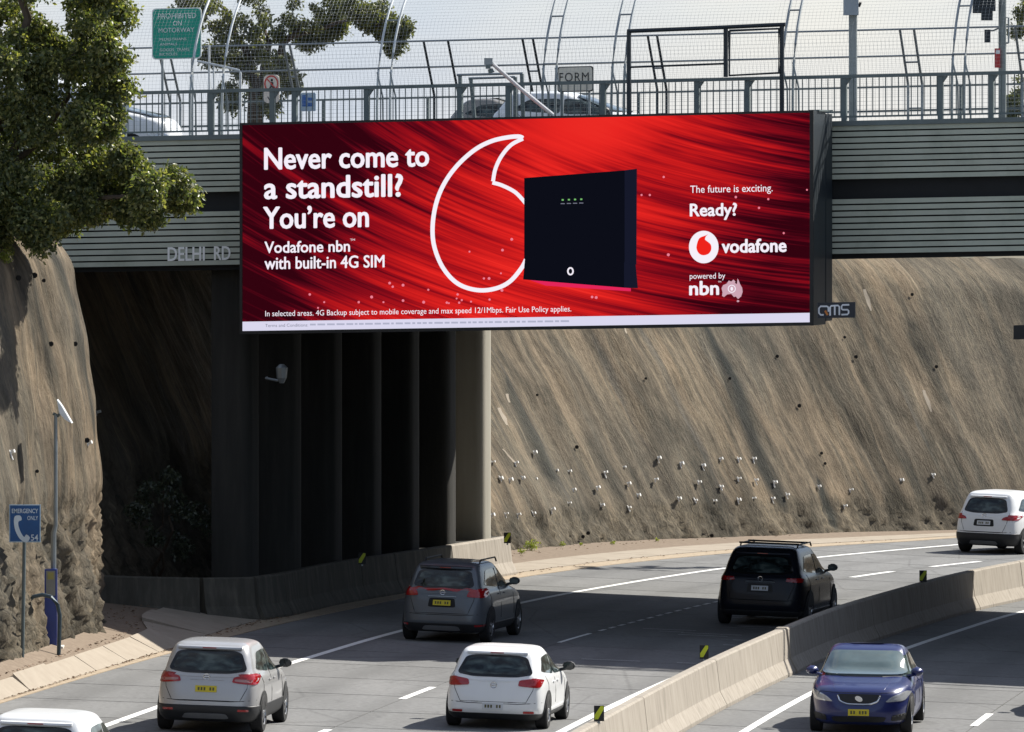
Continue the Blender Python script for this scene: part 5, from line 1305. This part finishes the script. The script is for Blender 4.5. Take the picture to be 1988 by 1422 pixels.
        for s in (-1, 1):
            patch('front', rq([(s*.58, .26), (s*.84, .28), (s*.84, .40), (s*.60, .36)], .2, 3), M_BLK, 'fog_lamp_bay', .01, 2)
            seam('front', [(s*.6, .34), (s*.82, .37)], 'fog_lamp_trim', .01, M_CHR)
            seam('front', [(s*.45, .82), (s*.52, .93), (s*.55, .98)], 'bonnet_crease', .004, spec['paint'])
        seam('front', [(-.80, .775), (-.4, .765), (.4, .765), (.80, .775)], 'bonnet_seam', .005)
        seam('front', [(-f0*.9, fz0-.012), (f0*.9, fz0-.012)], 'wiper', .014, M_PLAS)
    return root
def hd(Y, off=0): return math.atan(dM(Y))
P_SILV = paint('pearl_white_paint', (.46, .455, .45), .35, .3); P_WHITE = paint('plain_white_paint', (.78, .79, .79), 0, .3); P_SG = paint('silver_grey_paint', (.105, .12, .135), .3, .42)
P_BLK = paint('black_car_paint', (.010, .012, .018), 0, .25); P_BLK.node_tree.nodes['Principled BSDF'].inputs['Specular IOR Level'].default_value = .2; P_BLK.node_tree.nodes['Principled BSDF'].inputs['Coat Weight'].default_value = .12
P_BLUE = paint('deep_blue_paint', (.006, .014, .10), .1, .3); P_DROOF = paint('dark_grey_car_paint', (.05, .055, .06), .3, .3)
def spec(base, **k): d = dict(base); d.update(k); return d
S1 = spec(SUVP, H=1.60, W=1.83, L=4.38, paint=P_SILV, clad=.31, rwin=(.70, .56, 1.05, 1.44), showrear=True, tg=(.80, .58), lamp=[(.45, .90), (.86, .86), (.88, 1.02), (.80, 1.06), (.48, .99)], lampside=[(.10, .86), (.42, .96), (.36, 1.04), (.13, 1.05)],
          lampchrome=[(.5, .92), (.78, .90), (.8, .95), (.5, .96)], plate=(.78, M_PY), recess=P_SILV, badge=.99, bump=.60, refl=(.66, .42), side=(.55, 3.05, 1.02, 1.42), wind=(1.06, 1.45, .70, .58), rails=False, wr=.34, spoil=P_SILV)
make_car('silver_crossover', 'pearl white crossover with black lower bumper and yellow plate, front left lane', S1, -5.40, 135.6, hd(139)-.02)
S2 = spec(HATP, H=1.46, W=1.80, L=4.26, paint=P_WHITE, clad=.20, rwin=(.69, .54, .94, 1.31), showrear=True, tg=(.72, .50), lamp=[(.44, .79), (.82, .76), (.85, .90), (.74, .93), (.46, .89)], lampside=[(.10, .77), (.30, .82), (.26, .92), (.12, .93)],
          plate=(.42, M_PWH), recess=P_WHITE, badge=.80, bump=.50, refl=(.64, .33), side=(.55, 3.0, .93, 1.29), wind=(.98, 1.34, .70, .56), wr=.32, ax=(.78, .85))
make_car('white_hatchback', 'plain white hatchback with pale plate low in its bumper', S2, -.36, 138.6, hd(142))
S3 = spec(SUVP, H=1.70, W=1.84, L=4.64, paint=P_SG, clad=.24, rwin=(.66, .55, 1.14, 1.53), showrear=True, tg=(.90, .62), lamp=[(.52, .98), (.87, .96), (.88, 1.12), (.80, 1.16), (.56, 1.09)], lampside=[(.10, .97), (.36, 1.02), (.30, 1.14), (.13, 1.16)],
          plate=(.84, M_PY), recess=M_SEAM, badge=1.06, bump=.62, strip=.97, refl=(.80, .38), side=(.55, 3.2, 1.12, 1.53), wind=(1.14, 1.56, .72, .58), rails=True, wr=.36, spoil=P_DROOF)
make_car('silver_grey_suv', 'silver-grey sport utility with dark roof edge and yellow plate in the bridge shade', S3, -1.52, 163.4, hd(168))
S4 = spec(SUVP, H=1.79, W=2.03, L=4.85, paint=P_BLK, clad=.2, rwin=(.74, .60, 1.16, 1.58), showrear=True, tg=(.90, .60), lamp=[(.58, 1.02), (.92, 1.0), (.93, 1.09), (.60, 1.10)], lampside=[(.10, 1.0), (.34, 1.03), (.30, 1.10), (.13, 1.10)],
          plate=(.86, M_PWH), recess=M_BLK, badge=1.07, bump=.62, side=(.55, 3.4, 1.14, 1.58), wind=(1.18, 1.62, .76, .60), rails=True, crossbar=True, wr=.38, strip=1.0)
make_car('black_suv', 'large black sport utility with roof bars beside the median barrier', S4, 5.5, 172.6, hd(176))
S5 = spec(SUVP, H=1.70, W=1.82, L=4.4, paint=P_WHITE, clad=.33, rwin=(.64, .52, 1.10, 1.50), showrear=True, tg=(.85, .60), lamp=[(.50, .93), (.86, .92), (.88, 1.04), (.80, 1.07), (.55, 1.00)], lampside=[(.10, .92), (.36, .98), (.30, 1.06), (.13, 1.07)],
          plate=(.84, M_PWH), recess=M_SEAM, badge=1.04, bump=.62, side=(.55, 3.05, 1.08, 1.50), wind=(1.12, 1.54, .70, .57), wr=.34)
make_car('white_suv', 'white sport utility with black lower bumper on the far sunlit curve at the right edge', S5, 12.75, 209.5, hd(211))
S6 = spec(SEDP, H=1.52, W=1.90, L=4.9, paint=P_BLUE, rwin=(.60, .5, 1.02, 1.3), showrear=False, side=(1.1, 3.5, .98, 1.36), wind=(1.0, 1.39, .78, .62), front=True, wr=.34, nf=4.2, mirror=P_BLUE, bank=.012,
          hl=[(.44, .60), (.76, .62), (.86, .76), (.78, .79), (.56, .70)], pale=plain('sky_glass', (.10, .14, .14), .06, 0, .8, .15, 2.5))
make_car('blue_sedan', 'deep blue sedan coming towards the camera with chrome-edged grille', S6, 6.27, 139.9, math.pi+hd(141)-.03, 'front')
S7 = spec(SUVP, H=1.62, W=1.84, L=4.4, paint=P_WHITE, clad=.2, rwin=(.66, .54, 1.05, 1.43), showrear=True, tg=(.85, .60), lamp=[(.50, .90), (.84, .88), (.86, 1.02), (.55, 1.00)], lampside=[(.10, .88), (.36, .94), (.30, 1.02), (.13, 1.03)],
          plate=(.8, M_PWH), badge=1.0, bump=.6, side=(.55, 3.05, 1.02, 1.42), wind=(1.06, 1.45, .70, .58), wr=.34)
make_car('white_wagon', 'white car cut off by the lower left corner, only its roof showing', S7, -7.28, 116.4, hd(118))
S8 = spec(SEDP, H=1.50, W=1.84, L=4.7, paint=P_DROOF, rwin=(.60, .5, 1.02, 1.3), showrear=False, side=(1.1, 3.4, .96, 1.34), wind=(1.0, 1.38, .76, .6), front=True, wr=.33, bank=.012)
make_car('dark_sedan', 'dark oncoming car mostly beyond the right edge, only its mirror showing', S8, 10.9, 146.2, math.pi+hd(148), 'front')
# traffic on the bridge deck (side on, behind the railing)
def deck_car(name, label, sp, xfront, v, direction=1):
    u, _ = bp(xfront, 230, v); q = T(u, v, 10.32); sp = dict(sp); sp['z0'] = q.z; sp['group'] = 'cars crossing the bridge'; sp['bank'] = 0
    make_car(name, label, sp, q.x, q.y, math.pi/2+PH if direction > 0 else -math.pi/2+PH, 'front')
D1 = spec(SUVP, H=1.98, W=1.85, L=4.6, paint=P_WHITE, rwin=(.66, .54, 1.08, 1.48), showrear=False, side=(.55, 3.1, 1.08, 1.5), wind=(1.1, 1.52, .7, .58), wr=.35)
deck_car('white_van', 'white vehicle on the bridge half hidden by the overhanging tree', D1, 345, 7)
D2 = spec(HATP, H=1.42, W=1.8, L=3.6, paint=paint('taupe_grey_paint', (.22, .21, .19), .2, .35), rwin=(.66, .52, .93, 1.27), showrear=False, side=(.5, 2.5, .93, 1.27), wind=(.98, 1.30, .70, .56), wr=.32)
deck_car('grey_wagon', 'taupe grey car on the bridge behind the camera arm', D2, 1165, 12)
D3 = spec(HATP, H=1.46, W=1.8, L=4.2, paint=P_WHITE, rwin=(.66, .52, .93, 1.27), showrear=False, side=(.55, 2.95, .93, 1.29), wind=(.98, 1.34, .70, .56), wr=.32)
deck_car('white_hatch', 'white car on the bridge just right of the cream board', D3, 1312, 7)

# ------------------------------------------------------------------ render
scene.render.engine = 'CYCLES'
scene.cycles.max_bounces = 6; scene.cycles.diffuse_bounces = 2; scene.cycles.glossy_bounces = 3; scene.cycles.transparent_max_bounces = 6
